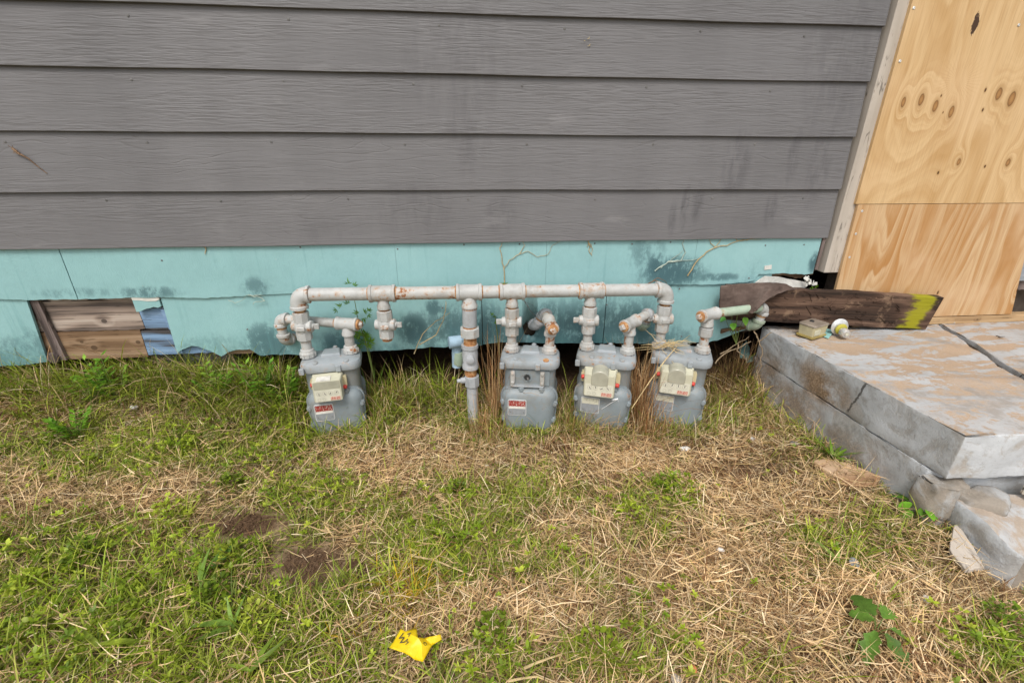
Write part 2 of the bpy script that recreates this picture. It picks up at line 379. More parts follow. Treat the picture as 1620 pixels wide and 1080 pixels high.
def kn(px, py, rx, rz, s=.9):
    q = at(px, py, -.02); return (q[0], q[2], rx * .86, rz * .82, s)
KN = [kn(1419, 163, .0085, .019), kn(1447, 159, .0110, .023, 1.2), kn(1469, 169, .0105, .022), kn(1494, 178, .0095, .021), kn(1568, 150, .012, .023, 1.2), kn(1588, 158, .0135, .027, 1.3),
      kn(1506, 256, .0085, .015), kn(1583, 257, .010, .017), kn(1474, 273, .0045, .007, .5), kn(1547, 263, .004, .006, .4), kn(1547, 144, .004, .008, .4), kn(1543, 175, .004, .007, .4),
      kn(1478, 153, .003, .005, .3), kn(1481, 179, .002, .004, .2)]
def tear(g, x, z, c):
    q = at(1530, 42, -.02); n = g.noise(g.comb(x * 9., 0., z * 3.), 9., 3., .6)
    dx = (x - q[0]) * (1. / .013); dz = (z - q[2]) * (1. / .036)
    t = g.ss(dx * dx + dz * dz + (n - .5) * 3.2, .55, .75, 1., 0.)
    q2 = at(1505, 130, -.02)
    ddx = (x - q2[0]) * (1. / .12); ddz = (z - q2[2]) * (1. / .11); rr = g.m('SQRT', ddx * ddx + ddz * ddz)
    an = g.m('ARCTAN2', ddx, ddz); rip = g.m('SINE', an * 38. + rr * 5. + n * 5.)
    c = g.mix(g.ss(rip, .2, 1., 0., .30) * g.ss(rr, .15, 1., 1., 0.), c, (.40, .22, .085))
    return g.mix(t, c, (.055, .028, .015))
PALE, DARK = (.585, .405, .215), (.40, .222, .075)
M['ply_up'] = m_plywood('knotty_plywood', (1.2, 19.0, 1.3), KN, .62, PALE, DARK, tear)
M['ply_low'] = m_plywood('striped_plywood', (7., 23.0, 3.0), [kn(1474, 460, .004, .009, .2), kn(1600, 455, .008, .016, .8)], .85, (.54, .372, .21), (.37, .175, .05), None, .33)

def conc(name, paint, bare, dirt, th=.5, brown=None, stretch=(2.0, 2.0, 2.0), contrast=.06, rot=0., crack=None):
    g = G(name); p = g.obj(); x, y, z = g.xyz(p); q = g.map(p, stretch, (0, 0, 0), (0, 0, rot))
    a = g.noise(q, 3.6, 8., .70, .8); b = g.noise(p, 24., 6., .7); d = g.noise(p, 160., 3., .7); e = g.noise(p, 6., 5., .6)
    fa = g.ss(a * .7 + b * .3, th - contrast, th + contrast)
    if name.startswith('peeling'):
        ed = g.ss(y + (a - .5) * .5, -.78, -.50, 1., 0.) * .9; ed2 = g.ss(x + y * .06 + (a - .5) * .25, 1.28, 1.36, 1., 0.) * .8
        fa = g.m('MAXIMUM', fa, g.m('MAXIMUM', ed, ed2) * g.ss(b, .40, .52))
    pc = g.ramp(b, [(.3, tuple(k * .86 for k in paint)), (.7, tuple(min(1, k * 1.06) for k in paint))])
    bc = g.ramp(d * .5 + e * .5, [(.3, tuple(k * .78 for k in bare)), (.7, tuple(k * 1.16 for k in bare))])
    c = g.mix(fa, bc, pc)
    c = g.mix(g.ss(e * .6 + b * .4, .50, .66) * .7, c, dirt)
    spk = g.ss(d, .66, .72); c = g.mix(spk * .5, c, tuple(k * .35 for k in dirt))
    if brown:
        t = g.blobs(y, z, brown) * g.ss(g.noise(p, 9., 6., .7), .30, .56)
        bcol = g.ramp(d, [(.3, (.12, .085, .055)), (.55, (.25, .17, .105)), (.7, (.38, .29, .20))])
        c = g.mix(t, c, bcol)
    if crack: c = crack(g, x, y, z, b, c)
    return g.fin(c, .88, g.bump(a * .5 + b * .5 + d * .35 + fa * .25, .55, .005), .2)
def vcrack(g, x, y, z, b, c):
    k = g.ss(g.m('ABSOLUTE', (y + .50) + (z - .2) * .25 + (b - .5) * .05), .0015, .006, .85, 0.) * g.ss(z, .13, .15)
    return g.mix(k, c, (.05, .045, .04))
M['porch_top'] = conc('peeling_painted_slab', (.385, .39, .395), (.385, .288, .205), (.24, .205, .17), .505, None, (1.0, 3.4, 1.), .03, .5)
M['porch_left'] = conc('grey_rendered_side', (.44, .455, .47), (.35, .34, .325), (.19, .175, .155), .47, [(-.36, .17, .17, .10, 1.), (-.10, .08, .14, .14, .8), (-.25, .05, .22, .09, .8), (-.55, .03, .2, .06, .6)], (2., 2., 2.), .06, 0., vcrack)
M['porch_front'] = conc('whitewashed_front', (.50, .515, .53), (.40, .37, .335), (.30, .29, .27), .44, None, (2.5, 2., 4.))
M['step_top'] = conc('worn_step_top', (.40, .405, .41), (.36, .295, .235), (.22, .19, .16), .50)
M['rubble'] = conc('old_grey_concrete', (.37, .37, .365), (.27, .235, .195), (.15, .13, .105), .52)
M['stone'] = conc('pale_broken_stone', (.42, .375, .31), (.35, .285, .215), (.26, .20, .14), .46)
M['block'] = conc('foundation_block', (.22, .215, .205), (.17, .155, .14), (.08, .07, .06), .5)

def beam_stain(g, p, x, y, z, c):
    n = g.noise(g.map(p, (9., 1, 28.)), 1.4, 5., .65); n2 = g.noise(p, 13., 5., .7)
    c = g.mix(g.ss(n2, .55, .68) * .5, c, (.30, .20, .13))
    return g.mix(g.ss(x + (n - .5) * .16 + (z - .07) * -.22, .735, .775) * g.ss(x + (n - .5) * .10 + (z - .07) * -.22, .815, .842, 1., 0.) * g.ss(n, .26, .42, .45, .92), c, (.27, .255, .012))
M['beam'] = m_wood('rotten_dark_beam', [(.30, (.024, .016, .012)), (.46, (.072, .042, .029)), (.58, (.125, .076, .052)), (.74, (.25, .17, .12))], 3.2, 60., .9, 1.0, True, (), beam_stain, 12.)
g = G('brown_roofing_felt'); p = g.obj(); n = g.noise(p, 60., 5., .7); n2 = g.noise(p, 9., 4., .6)
M['felt'] = g.fin(g.ramp(n * .4 + n2 * .6, [(.3, (.050, .034, .028)), (.5, (.098, .069, .057)), (.7, (.165, .125, .105))]), .85, g.bump(n, .5, .002), .2)
M['chip'] = m_plain('teal_paint_chip', (.24, .45, .43), .6, .3, .2)
M['chip_back'] = m_plain('white_board_edge', (.55, .54, .50), .8)
M['yellow'] = m_plain('yellow_tape_plastic', (.68, .475, .006), .45, .35, .16, 30., .08)
M['vine'] = m_plain('dead_vine', (.40, .31, .17), .8, .2, .35, 60.)
M['root'] = m_plain('dead_root_bark', (.235, .175, .11), .85, .2, .35, 60.)
M['vine_pale'] = m_plain('dried_tendril', (.36, .42, .36), .8, .2, .3, 60.)
M['straw'] = m_plain('straw', (.50, .38, .20), .7, .2, .25, 40.)
M['grass'] = m_leaf('grass_blade', True, trans=.30)
M['leaf'] = m_leaf('weed_leaf', True, trans=.35, rough=.42)
M['stem'] = m_plain('weed_stem', (.13, .17, .045), .6)
M['litter'] = m_plain('white_litter_paper', (.68, .67, .65), .7)
M['lid_grey'] = m_plain('grey_hazy_lid', (.24, .20, .16), .35, .5, .3, 20.)
M['amber'] = m_plain('yellowed_clear_plastic', (.45, .40, .25), .25, .5, .2, 15., .05)
M['amber_dark'] = m_plain('amber_plastic_foot', (.25, .19, .06), .3, .5, .2, 20.)
g = G('house_grey_blue_paint'); M['greyblue'] = g.fin(g.ramp(g.noise(g.map(g.obj(), (3, 1, 60)), 1., 3.), [(.3, (.20, .22, .24)), (.7, (.29, .31, .33))]), .6)

# ------------------------------------------------------------------ ground
def hgt(x, y):
    x = np.asarray(x, float); y = np.asarray(y, float)
    h = -.055 - .022 * np.clip(x, -2.5, 2.5) * np.exp(-((y + .1) / 1.2) ** 2) + .012 * np.sin(3.1 * x + 1.7 * y) + .010 * np.sin(5.3 * y - 2.2 * x + 1.) + .006 * np.sin(9.7 * x + 7.1 * y + .5)
    bank = .13 / (1 + np.exp((x + .66) / .035)) * np.exp(-(np.maximum(.02 - y, 0) / .15) ** 2) + .065 * np.exp(-((x + .19) / .17) ** 4) * np.exp(-(np.maximum(.02 - y, 0) / .09) ** 2) + .10 * np.exp(-((x - 1.17) / .13) ** 2) * np.exp(-(np.maximum(.0 - y, 0) / .13) ** 2)
    bank = bank + .038 / (1 + np.exp(-(x - 1.10) / .045)) * np.exp(-(np.maximum(-.85 - y, 0) / .1) ** 2) * (np.abs(x) < 3)
    return h + bank
def hz(x, y): return float(hgt(x, y))
gx = np.concatenate([np.linspace(-60, -4, 15)[:-1], np.linspace(-4, 4, 161), np.linspace(4, 60, 15)[1:]])
gy = np.concatenate([np.linspace(-60, -3, 15)[:-1], np.linspace(-3, 1, 101), np.linspace(1, 60, 15)[1:]])
X, Y = np.meshgrid(gx, gy); Z = hgt(X, Y)
nn = mnoise
vs = np.stack([X.ravel(), Y.ravel(), Z.ravel()], 1); nx, ny = len(gx), len(gy)
ii = (np.arange(ny - 1)[:, None] * nx + np.arange(nx - 1)[None, :]).ravel()
fs = np.stack([ii, ii + 1, ii + nx + 1, ii + nx], 1)
me = bpy.data.meshes.new('ground'); me.from_pydata(vs.tolist(), [], fs.tolist()); me.shade_smooth()
g = G('soil'); p = g.obj(); x, y, z = g.xyz(p); n = g.noise(p, 5., 6., .65); n2 = g.noise(p, 70., 5., .7); n3 = g.noise(p, 22., 4., .7)
far = g.m('SQRT', x * x + y * y)
c = g.ramp(n * .5 + n2 * .5, [(.3, (.062, .036, .020)), (.5, (.110, .066, .038)), (.68, (.18, .118, .072))])
bare = None
for px, py, a_, b_ in ((487, 882, .080, .056), (388, 828, .088, .046), (560, 880, .03, .025)):
    q = gp(px, py, -.04); dx = (x - q.x) * (1. / a_); dy = (y - q.y) * (1. / b_); e = g.ss(dx * dx + dy * dy + (n - .5) * 1.6, .6, 1.3, 1., 0.); bare = e if bare is None else g.m('MAXIMUM', bare, e)
under = g.ss(y, -.02, .10)
c = g.mix(g.ss(n3, .40, .62) * (1.0 - bare) * (1.0 - under) * .8, c, (.33, .245, .145))
c = g.mix(g.ss(far, 2.8, 5.) * .8, c, g.ramp(n, [(.35, (.10, .12, .035)), (.6, (.23, .19, .09))]))
me.materials.append(g.fin(c, .95, g.bump(n2 * .7 + n3 * .6, .9, .012), .15))
ground = bpy.data.objects.new('ground', me); col.objects.link(ground); ground['kind'] = 'structure'

# ------------------------------------------------------------------ house wall
house = thing('house', (0, 0, 0), 'grey clapboard house wall with a damaged teal skirting below', 'house')
XL, XR = -3.6, 1.425
LAP = [.645, .828, 1.008, 1.183, 1.3465, 1.52, 1.70, 1.88, 2.06, 2.24, 2.42]
def siding_board(x0, x1, z0, z1, name='siding_board'):
    n = max(2, int((x1 - x0) / .06)); fl = []; pts = []
    for i in range(n + 1):
        x = x0 + (x1 - x0) * i / n; dz = .0012 * math.sin(x * 2.3 + z0 * 40) + .0007 * math.sin(x * 9 + z0 * 7); dy = .001 * math.sin(x * 3.1 + z0 * 25)
        pts.append([(x, -.024 + dy, z0 + dz), (x, -.014 + dy, z0 + dz), (x, -.004, z1 + .02), (x, -.0115, z1 + .02)])
    b = MB().loops(pts)
    o = b.build(name, M['siding'], house, .0012, 1)
    nb = MB(); px = x0 + random.uniform(.05, .3)
    while px < x1 - .05:
        zz = z1 - .030 + jit(.004); yy = -.024 + (zz - z0) / (z1 + .02 - z0) * .0125
        nb.lathe((px, yy + .001, zz), (0, -1, 0), [(0, .0042), (.0022, .0040), (.0028, .002)], 8); px += .405 + jit(.06)
    if nb.v:
        q = nb.build('nail_heads', M['dark_iron'], o); q['kind'] = 'stuff'
    return o
for i in range(len(LAP) - 1):
    siding_board(XL, XR - .004, LAP[i], LAP[i + 1])
for i in range(-1, len(LAP) - 1):                       # the wall goes on past the boarded doorway
    z0 = LAP[i] if i >= 0 else .465
    siding_board(2.46, 4.4, z0, LAP[i + 1] if i >= 0 else LAP[0])
# core of the wall; unseen floor and far sides added to keep the crawlspace dark
cb = MB()
cb.box((-1.20, .085, 1.38), (4.84, .09, 2.30)); cb.build('wall_framing', M['sheath'], house)
MB().box((1.37, .085, 1.525), (.30, .09, 2.01)).build('wall_framing', M['sheath'], house)
MB().box((1.95, .085, 2.36), (.86, .09, .34)).build('wall_framing', M['sheath'], house)
MB().box((3.45, .085, 1.38), (2.14, .09, 2.30)).build('wall_framing', M['sheath'], house)
MB().box((.4, 1.66, .50), (8.0, 3.06, .06)).build('unseen_floor', M['void'], house)
fw_ = MB(); fw_.box((-3.62, 1.6, .1), (.06, 3.2, .74)); fw_.box((4.42, 1.6, .1), (.06, 3.2, .74)); fw_.box((.4, 3.2, .1), (8.1, .08, .74))
fw_.build('unseen_far_sides', M['void'], house)
rf = MB(); rf.box((.4, 1.55, 2.60), (8.6, 3.5, .12)); rf.build('roof_edge', M['sheath'], house)
for xx in (-2.9, -2.1, -1.3, -.5, .3, 1.1, 1.9): MB().box((xx, 1.6, .39), (.05, 2.9, .15)).build('floor_joist', M['void'], house)

def edge(pts):
    xs = [q[0] for q in pts]; zs = [q[1] for q in pts]
    return lambda x: float(np.interp(x, xs, zs))
def panel(name, x0, x1, top, bot, y0, y1, mat, n=None, slx0=0., slx1=0., rough=.0016, hole=None, lab=None):
    """a sheet in the wall plane with its own top and bottom edges; slx shears its ends"""
    n = n or max(6, int((x1 - x0) / .012)); L = []
    for i in range(n + 1):
        t = i / n; xb = (x0 + slx0) + (x1 + slx1 - x0 - slx0) * t; xt = x0 + (x1 - x0) * t
        b = bot(xb) + rough * (mnoise.noise(Vector((xb * 38, 3.3, y0 * 90))) * 1.6 + mnoise.noise(Vector((xb * 110, 7.3, 1.)))); tt = top(xt) + rough * .4 * mnoise.noise(Vector((xt * 40, 9.3, 1.)))
        by = .0045 * mnoise.noise(Vector((xb * 3.2, 1.1, round(y0 * 200) * .25)))
        L.append([(xb, y0 + by, b), (xb, y1 + by, b), (xt, y1, tt), (xt, y0, tt)])
    o = MB().loops(L).build(name, mat, house)
    if hole:
        c = MB(); hx, hz_, rx, rz = hole
        lo = [[(hx + rx * (1 + .13 * math.sin(k * 1.7 + 1)) * math.cos(k * math.pi / 9), yy, hz_ + rz * (1 + .12 * math.sin(k * 2.3)) * math.sin(k * math.pi / 9)) for k in range(18)] for yy in (-.08, .045)]
        co = c.loops(lo).build('cutter', mat)
        bo = o.modifiers.new('hole', 'BOOLEAN'); bo.operation = 'DIFFERENCE'; bo.object = co; bo.solver = 'EXACT'
        bpy.context.view_layer.update()
        nm = bpy.data.meshes.new_from_object(o.evaluated_get(bpy.context.evaluated_depsgraph_get())); o.modifiers.clear(); o.data = nm
        bpy.data.objects.remove(co)
    if lab: o['label'] = lab
    return o
Pz = lambda px, py, y=0.: (at(px, py, y)[0], at(px, py, y)[2])
seam = edge([(-3.6, .475)] + [Pz(*q) for q in ((0, 472), (60, 473), (128, 472), (200, 470), (255, 469), (330, 470), (460, 463), (600, 462), (800, 458), (950, 452), (1040, 450), (1090, 449), (1140, 447), (1175, 446))] + [(1.5, .51)])
seam_end = edge([Pz(*q) for q in ((1140, 448), (1175, 446), (1196, 441), (1192, 433), (1215, 432), (1245, 431), (1270, 433), (1283, 431), (1296, 428))])
top_hi = lambda x: .668
xs_u = [-3.6, -2.6, at(97, 393)[0], at(628, 420)[0], at(863, 420)[0], at(1095, 420)[0], 1.405]
for i in range(len(xs_u) - 1):
    last = i == len(xs_u) - 2
    gl = .0015 if i in (1, 2) else .0004; gr_ = .0015 if i == 1 else .0004
    panel('skirting_panel', xs_u[i] + gl, xs_u[i + 1] - gr_, top_hi, (seam_end if last else seam), -.0115 - .0003 * (i % 2), -.0035 - .0003 * (i % 2), M['teal'], lab='upper teal skirting panel with torn lower corner' if last else None)
botL = edge([(-3.6, .205)] + [Pz(*q) for q in ((0, 578), (40, 577), (66, 573), (85, 570))])
hole_x0t, hole_x0b = at(45, 476)[0], at(76, 571)[0]
panel('skirting_panel', -3.6, hole_x0t, lambda x: .50, botL, -.003, .006, M['teal'], slx1=hole_x0b - hole_x0t)
hole_x1t, hole_x1b = at(255, 470)[0], at(281, 558)[0]
botM = edge([Pz(*q) for q in ((281, 559), (290, 553), (303, 547), (320, 549), (335, 554), (345, 560), (352, 563), (360, 558), (372, 553), (392, 552), (402, 556), (412, 562), (440, 560), (480, 562), (560, 556), (600, 554), (640, 552), (680, 549), (712, 548), (745, 546))])
panel('skirting_panel', hole_x1t, at(762, 500)[0], lambda x: .50, botM, -.003, .006, M['teal'], slx0=hole_x1b - hole_x1t, rough=.003)
botR = edge([Pz(*q) for q in ((745, 546), (800, 541), (860, 542), (900, 542), (955, 541))])
hq = at(840, 519)
panel('skirting_panel', at(762, 500)[0] + .003, at(956, 500)[0], lambda x: .50, botR, -.0035, .0055, M['teal'], hole=(hq[0] - .004, hq[2], .030, .034))
botS = edge([Pz(*q) for q in ((955, 541), (1000, 543), (1040, 543), (1085, 541), (1120, 541), (1145, 534), (1165, 526), (1185, 520), (1215, 508), (1235, 495))])
panel('skirting_panel', at(956, 500)[0] + .0035, 1.235, lambda x: .50, botS, -.003, .006, M['teal'], rough=.003)
# boards seen through the broken skirting
zb = lambda px, py: at(px, py, .02)[2]
panel('sheathing_board', -1.62, -1.02, lambda x: .465, lambda x: .452 + .004 * math.sin(x * 31), .014, .030, M['weathered'], rough=.004)
panel('sheathing_board', -1.62, at(219, 495, .016)[0], lambda x: .4475, lambda x: zb(150, 522), .016, .034, M['weathered'], rough=.0025, lab='upper weathered grey board with a split and a knot', slx1=.006)
panel('sheathing_board', -1.66, at(228, 540, .016)[0], lambda x: zb(150, 522) - .003, lambda x: zb(150, 566), .013, .034, M['tan'], lab='lower tan board in the broken skirting')
panel('sheathing_board', at(219, 495, .016)[0] + .002, -1.0, lambda x: .4475, lambda x: zb(240, 521), .0165, .034, M['blue'], rough=.004, lab='flaking blue painted board end', slx0=.006)
panel('sheathing_board', at(228, 540, .016)[0] + .002, -1.0, lambda x: zb(240, 521) - .003, lambda x: zb(240, 560), .0135, .034, M['blue'], lab='blue painted lower board end')
panel('sheathing_board', -1.0, -.60, lambda x: .30, lambda x: zb(300, 561), .014, .034, M['tan'])
panel('batten', at(50, 478, .008)[0] + .003, at(60, 478, .008)[0] + .008, lambda x: .472, lambda x: .222, .000, .013, M['oldstrip'], slx0=.006, slx1=.014, n=4)
MB().lathe(at(86, 566, .0), (0, 1, 0), [(-.008, .02), (0, .024), (.012, .022)], 10).build('batten_foot', M['oldstrip'], house)
panel('batten', at(254, 480, .01)[0] - .004, at(258, 480, .01)[0] - .001, lambda x: .44, lambda x: .235, .002, .014, M['blue'], slx0=.020, slx1=.022, n=4)
# a scrap of the old panel still hanging at the top of the hole
cq = edge([Pz(*q) for q in ((210, 490), (216, 494), (222, 493), (235, 487), (243, 484), (250, 485), (258, 484))])
panel('panel_scrap', at(211, 474)[0], at(253, 473)[0], lambda x: .4525, cq, -.006, .003, M['teal'], rough=.003)
panel('panel_scrap', at(211, 474)[0], at(254, 473)[0], lambda x: .466, lambda x: .4505, -.0085, .003, M['chip_back'], rough=.003)
# torn corner at the right end: pale board, splinters, flap
panel('torn_board', 1.165, 1.385, edge([(1.16, .462), (1.20, .492), (1.26, .487), (1.385, .462)]), edge([(1.16, .452), (1.385, .425)]), -.016, -.008, M['chip_back'], rough=.004, lab='torn white backing of the skirting corner')
panel('sheathing_board', 1.20, 1.42, lambda x: .512, edge([(1.20, .490), (1.30, .483), (1.36, .476), (1.42, .488)]), .004, .03, M['dirtywood'], rough=.006)
t = MB(); q = at(1262, 424, -.02)
for k in range(7):
    t.box(at(1283 + jit(8), 446 + jit(7), -.03 + jit(.01)), (.020, .003, .012), Matrix.Rotation(jit(1.4), 3, 'Y') @ Matrix.Rotation(jit(1.), 3, 'Z'))
t.build('torn_shred', M['chip_back'], house)
q = at(1215, 423, -.013); MB().box((q[0], q[1], q[2]), (.030, .002, .017), Matrix.Rotation(-.12, 3, 'Y')).build('bare_patch', M['chip_back'], house)
MB().box((1.414, -.009, .59), (.011, .012, .15)).build('corner_batten', M['oldstrip'], house)
# pale trim board at the doorway
zt = at(1310, 430, -.02)[2]
L = []
for i in range(41):
    z_ = zt + (2.45 - zt) * i / 40; j = .0012 * mnoise.noise(Vector((z_ * 9, 2, 1)))
    L.append([(1.4345 + j, -.034, z_), (1.4345 + j, .03, z_), (1.518 + .012 * (1 - i / 40) + j, .03, z_), (1.518 + .012 * (1 - i / 40) + j, -.034, z_)])
MB().loops(L).build('trim_board', M['trim'], house, .002, 2)
MB().box((2.405, 0., 1.465), (.155, .06, 2.03)).build('trim_board', M['greyblue'], house, .002, 2)
panel('dark_edge_strip', 2.33, 4.4, lambda x: .448, lambda x: .405, -.016, .02, M['oldstrip'], rough=.008)  # dark brown strip below the grey blue trim

panel('batten', 1.06, 1.21, edge([(1.05, .262), (1.21, .280)]), edge([(1.05, .248), (1.21, .262)]), -.012, .010, M['dirtywood'], rough=.006)
# nails on the teal skirting
tn = MB()
for px, py in ((256, 412), (475, 391), (629, 394), (734, 387), (822, 386), (941, 385), (1000, 386), (1061, 383), (1211, 388), (1272, 387), (391, 521), (1075, 457), (960, 482), (1078, 532), (700, 487), (1185, 440)):
    q = at(px, py, -.012); tn.lathe((q[0], -.011, q[2]), (0, -1, 0), [(0, .0035), (.002, .003), (.0026, .0015)], 7)
q = tn.build('nail_heads', M['dark_iron'], house); q['kind'] = 'stuff'

# ------------------------------------------------------------------ boarded doorway
door = thing('door_boarding', (1.97, -.02, .29), 'two raw plywood sheets screwed over a doorway', 'plywood boarding')
def place(o, root):     # keep world-placed meshes under a thing that is not at the origin
    o.parent = root; o.matrix_parent_inverse = Matrix.Translation(-root.location); return o
seam_z = at(1352, 323, -.04)[2]
def sheet(name, x0, x1, z0, z1, y0, y1, mat, sl=0., lab=None, sr=0.):
    L = []
    for i in range(21):
        t = i / 20; z_ = z0 + (z1 - z0) * t; xa = x0 + sl * (1 - t); xb = x1 + sr * (1 - t)
        L.append([(xa, y0, z_), (xa, y1, z_), (xb, y1, z_), (xb, y0, z_)])
    o = MB().loops(L).build(name, mat); place(o, door); o['label'] = lab; return o
xl = at(1440, 2, -.045)[0]
s1 = sheet('plywood_sheet', xl, 2.40, seam_z + .001, 2.42, -.046, -.034, M['ply_up'], .012, 'upper knotty plywood sheet with a torn dark gash')
s2 = sheet('plywood_sheet', at(1357, 325, -.045)[0], 2.255, .3065, seam_z - .001, -.047, -.035, M['ply_low'], .012, 'lower plywood sheet with orange streaked grain', .108)
MB().box((1.96, .03, 1.36), (.86, .05, 2.1)).build('door_panel', M['sheath'], None).parent = house
for par, lst in ((s1, ((1446, 13), (1424, 97), (1612, 40))), (s2, ((1364, 334), (1344, 407), (1354, 370)))):
    for px, py in lst:
        q = at(px, py, -.047); sgm = MB().lathe((q[0], -.0455, q[2]), (0, -1, 0), [(0, .0052), (.0016, .0050), (.0026, .0032), (.002, .0012)], 10).build('screw', M['zinc'])
        sgm.parent = par
sill = MB()
L = []
for i in range(31):
    x_ = 1.62 + 1.05 * i / 30; j = .0015 * mnoise.noise(Vector((x_ * 12, 1, 5)))
    L.append([(x_, -.050, .2705), (x_, -.010, .2705), (x_, -.010, .3035 + j), (x_, -.050, .302 + j)])
so_ = sill.loops(L).build('sill_lath', M['silltrim'], None, .002, 2)
tag(so_, 'thin brown wood strip lying along the foot of the plywood', 'wood strip')

# ------------------------------------------------------------------ concrete porch and steps
def chunk(name, mat, poly, z0, z1, parent=None, amp=.004, mats=None, sub=.05, batter=0., world=True, freq=9., bevel=.004, zt=None):
    """a cast block: outline in plan, rough faces; material 0 on top, 1 on the left, 2 in front when given"""
    bm = bmesh.new(); n = len(poly); bot = [bm.verts.new((x, y, z0)) for x, y in poly]
    top = [bm.verts.new((x, y, z1 + (zt(x, y) if zt else 0))) for x, y in poly]
    bm.faces.new(top); bm.faces.new(list(reversed(bot)))
    for i in range(n): bm.faces.new((bot[i], bot[(i + 1) % n], top[(i + 1) % n], top[i]))
    bmesh.ops.recalc_face_normals(bm, faces=bm.faces)
    if bevel:
        bmesh.ops.bevel(bm, geom=list(bm.edges), offset=bevel, segments=2, profile=.5, affect='EDGES')
    for _ in range(7):
        es = [e for e in bm.edges if e.calc_length() > sub]
        if not es: break
        bmesh.ops.subdivide_edges(bm, edges=es, cuts=1, use_grid_fill=True)
    bmesh.ops.triangulate(bm, faces=[f for f in bm.faces if len(f.verts) > 4])
    bm.normal_update()
    for v in bm.verts:
        p = v.co; d = mnoise.noise(p * freq) * amp - (max(0., mnoise.noise(p * 14.) - .12) * .055 if (abs(v.normal.z) < .92 and abs(v.normal.z) > .25) else 0.) + mnoise.noise(p * freq * 3.3) * amp * .5 + mnoise.noise(p * freq * 9) * amp * .22
        v.co = p + v.normal * d
    for f in bm.faces:
        nrm = f.normal
        if mats: f.material_index = 0 if nrm.z > .6 else (1 if nrm.x < -.5 and abs(nrm.x) > abs(nrm.y) else 2)
    me = bpy.data.meshes.new(name); bm.to_mesh(me); bm.free()
    for q in ([mat] + list(mats or [])): me.materials.append(q)
    me.shade_smooth(); me.set_sharp_from_angle(angle=R_(50))
    o = bpy.data.objects.new(name, me); col.objects.link(o)
    if parent: o.parent = parent; o.matrix_parent_inverse = Matrix.Translation(-parent.location)
    return o
porch = thing('concrete_porch', (1.6, -.4, .0), 'cracked concrete porch step with peeling white and tan paint', 'concrete step')
j1 = gp(1485, 514, .27); j2 = gp(1620, 600, .27); jd = (j2 - j1)
j3 = j2 + jd * .9
jf = j2 + jd * ((-.832 - j2.y) / jd.y)
def crack_line(off):
    o_ = []
    for k in range(9):
        t = k / 8; q = j1.lerp(jf, t); w_ = .010 * math.sin(t * 9) + .006 * math.sin(t * 23 + 1); o_.append((q.x + w_ + off * (.6 + .8 * math.sin(t * 3.1)), q.y))
    return o_
A = [(1.247, -.003), (1.292, -.822), (1.40, -.826)] + list(reversed(crack_line(0.))) + [(j1.x - .01, -.003)]
chunk('concrete_slab', M['porch_top'], A, .126, .27, porch, .0075, [M['porch_left'], M['porch_front']], .028)
CL = crack_line(.021)
B = [(CL[0][0], -.003)] + CL + [(2.3, -.845), (3.3, -.86), (3.3, -.003)]
o = chunk('concrete_slab', M['porch_top'], B, .13, .272, porch, .004, [M['porch_left'], M['porch_front']]); o['label'] = 'far slab beyond the diagonal crack'
chunk('concrete_footing', M['porch_left'], [(1.2475, -.003), (1.269, -.40), (1.287, -.775), (1.33, -.80), (2.6, -.80), (2.6, -.003)], -.25, .1255, porch, .008, [M['porch_left'], M['porch_left']], .028, bevel=.0015)
MB().box((1.90, -.42, .2), (.62, .80, .105)).build('crack_dirt', M['void'], porch).matrix_parent_inverse = Matrix.Translation(-porch.location)
low = thing('lower_step', (1.5, -.92, .0), 'broken pale lower step jutting below the porch corner', 'concrete step')
lz = lambda x, y: -.055 * max(0., (-.90 - y)) / .12 + (.012 if x > 1.42 else 0)
chunk('concrete_slab', M['step_top'], [(1.318, -.835), (1.322, -.90), (1.335, -.975), (1.365, -1.015), (1.50, -1.03), (2.5, -1.04), (2.5, -.835)], -.22, .078, low, .011, [M['porch_left'], M['rubble']], .026, bevel=.012, zt=lz)
chunk('cement_patch', M['rubble'], [(1.325, -.825), (1.33, -.87), (1.40, -.90), (1.46, -.86), (1.45, -.825)], .03, .093, low, .012, None, .022, bevel=.008)
st = chunk('stone_fragment', M['stone'], [(1.49, -.855), (1.53, -.905), (1.62, -.93), (1.75, -.92), (1.74, -.85)], .088, .128, None, .008, None, .02, bevel=.006)
tag(st, 'pale broken stone wedged between the porch and the lower step', 'stone')
q = gp(1462, 745, .0)
st = chunk('mortar_lump', M['rubble'], [(1.262, -.775), (1.266, -.83), (1.31, -.85), (1.36, -.84), (1.37, -.80), (1.30, -.775)], -.04, .112, None, .014, None, .018, bevel=.006)
tag(st, 'brown crumbling mortar lump under the porch corner', 'mortar lump')
# foundation blocks under the skirting
for k, (x0, x1, lab) in enumerate(((-1.30, -1.155, 'left of two grey foundation blocks under the broken skirting'), (-1.145, -.96, 'right of two grey foundation blocks under the broken skirting'))):
    b = chunk('foundation_block', M['block'], [(x0, .06), (x1, .06), (x1, .22), (x0, .22)], -.15, .208, None, .003, None, .04)
    tag(b, lab, 'concrete block', 'foundation blocks under the wall')

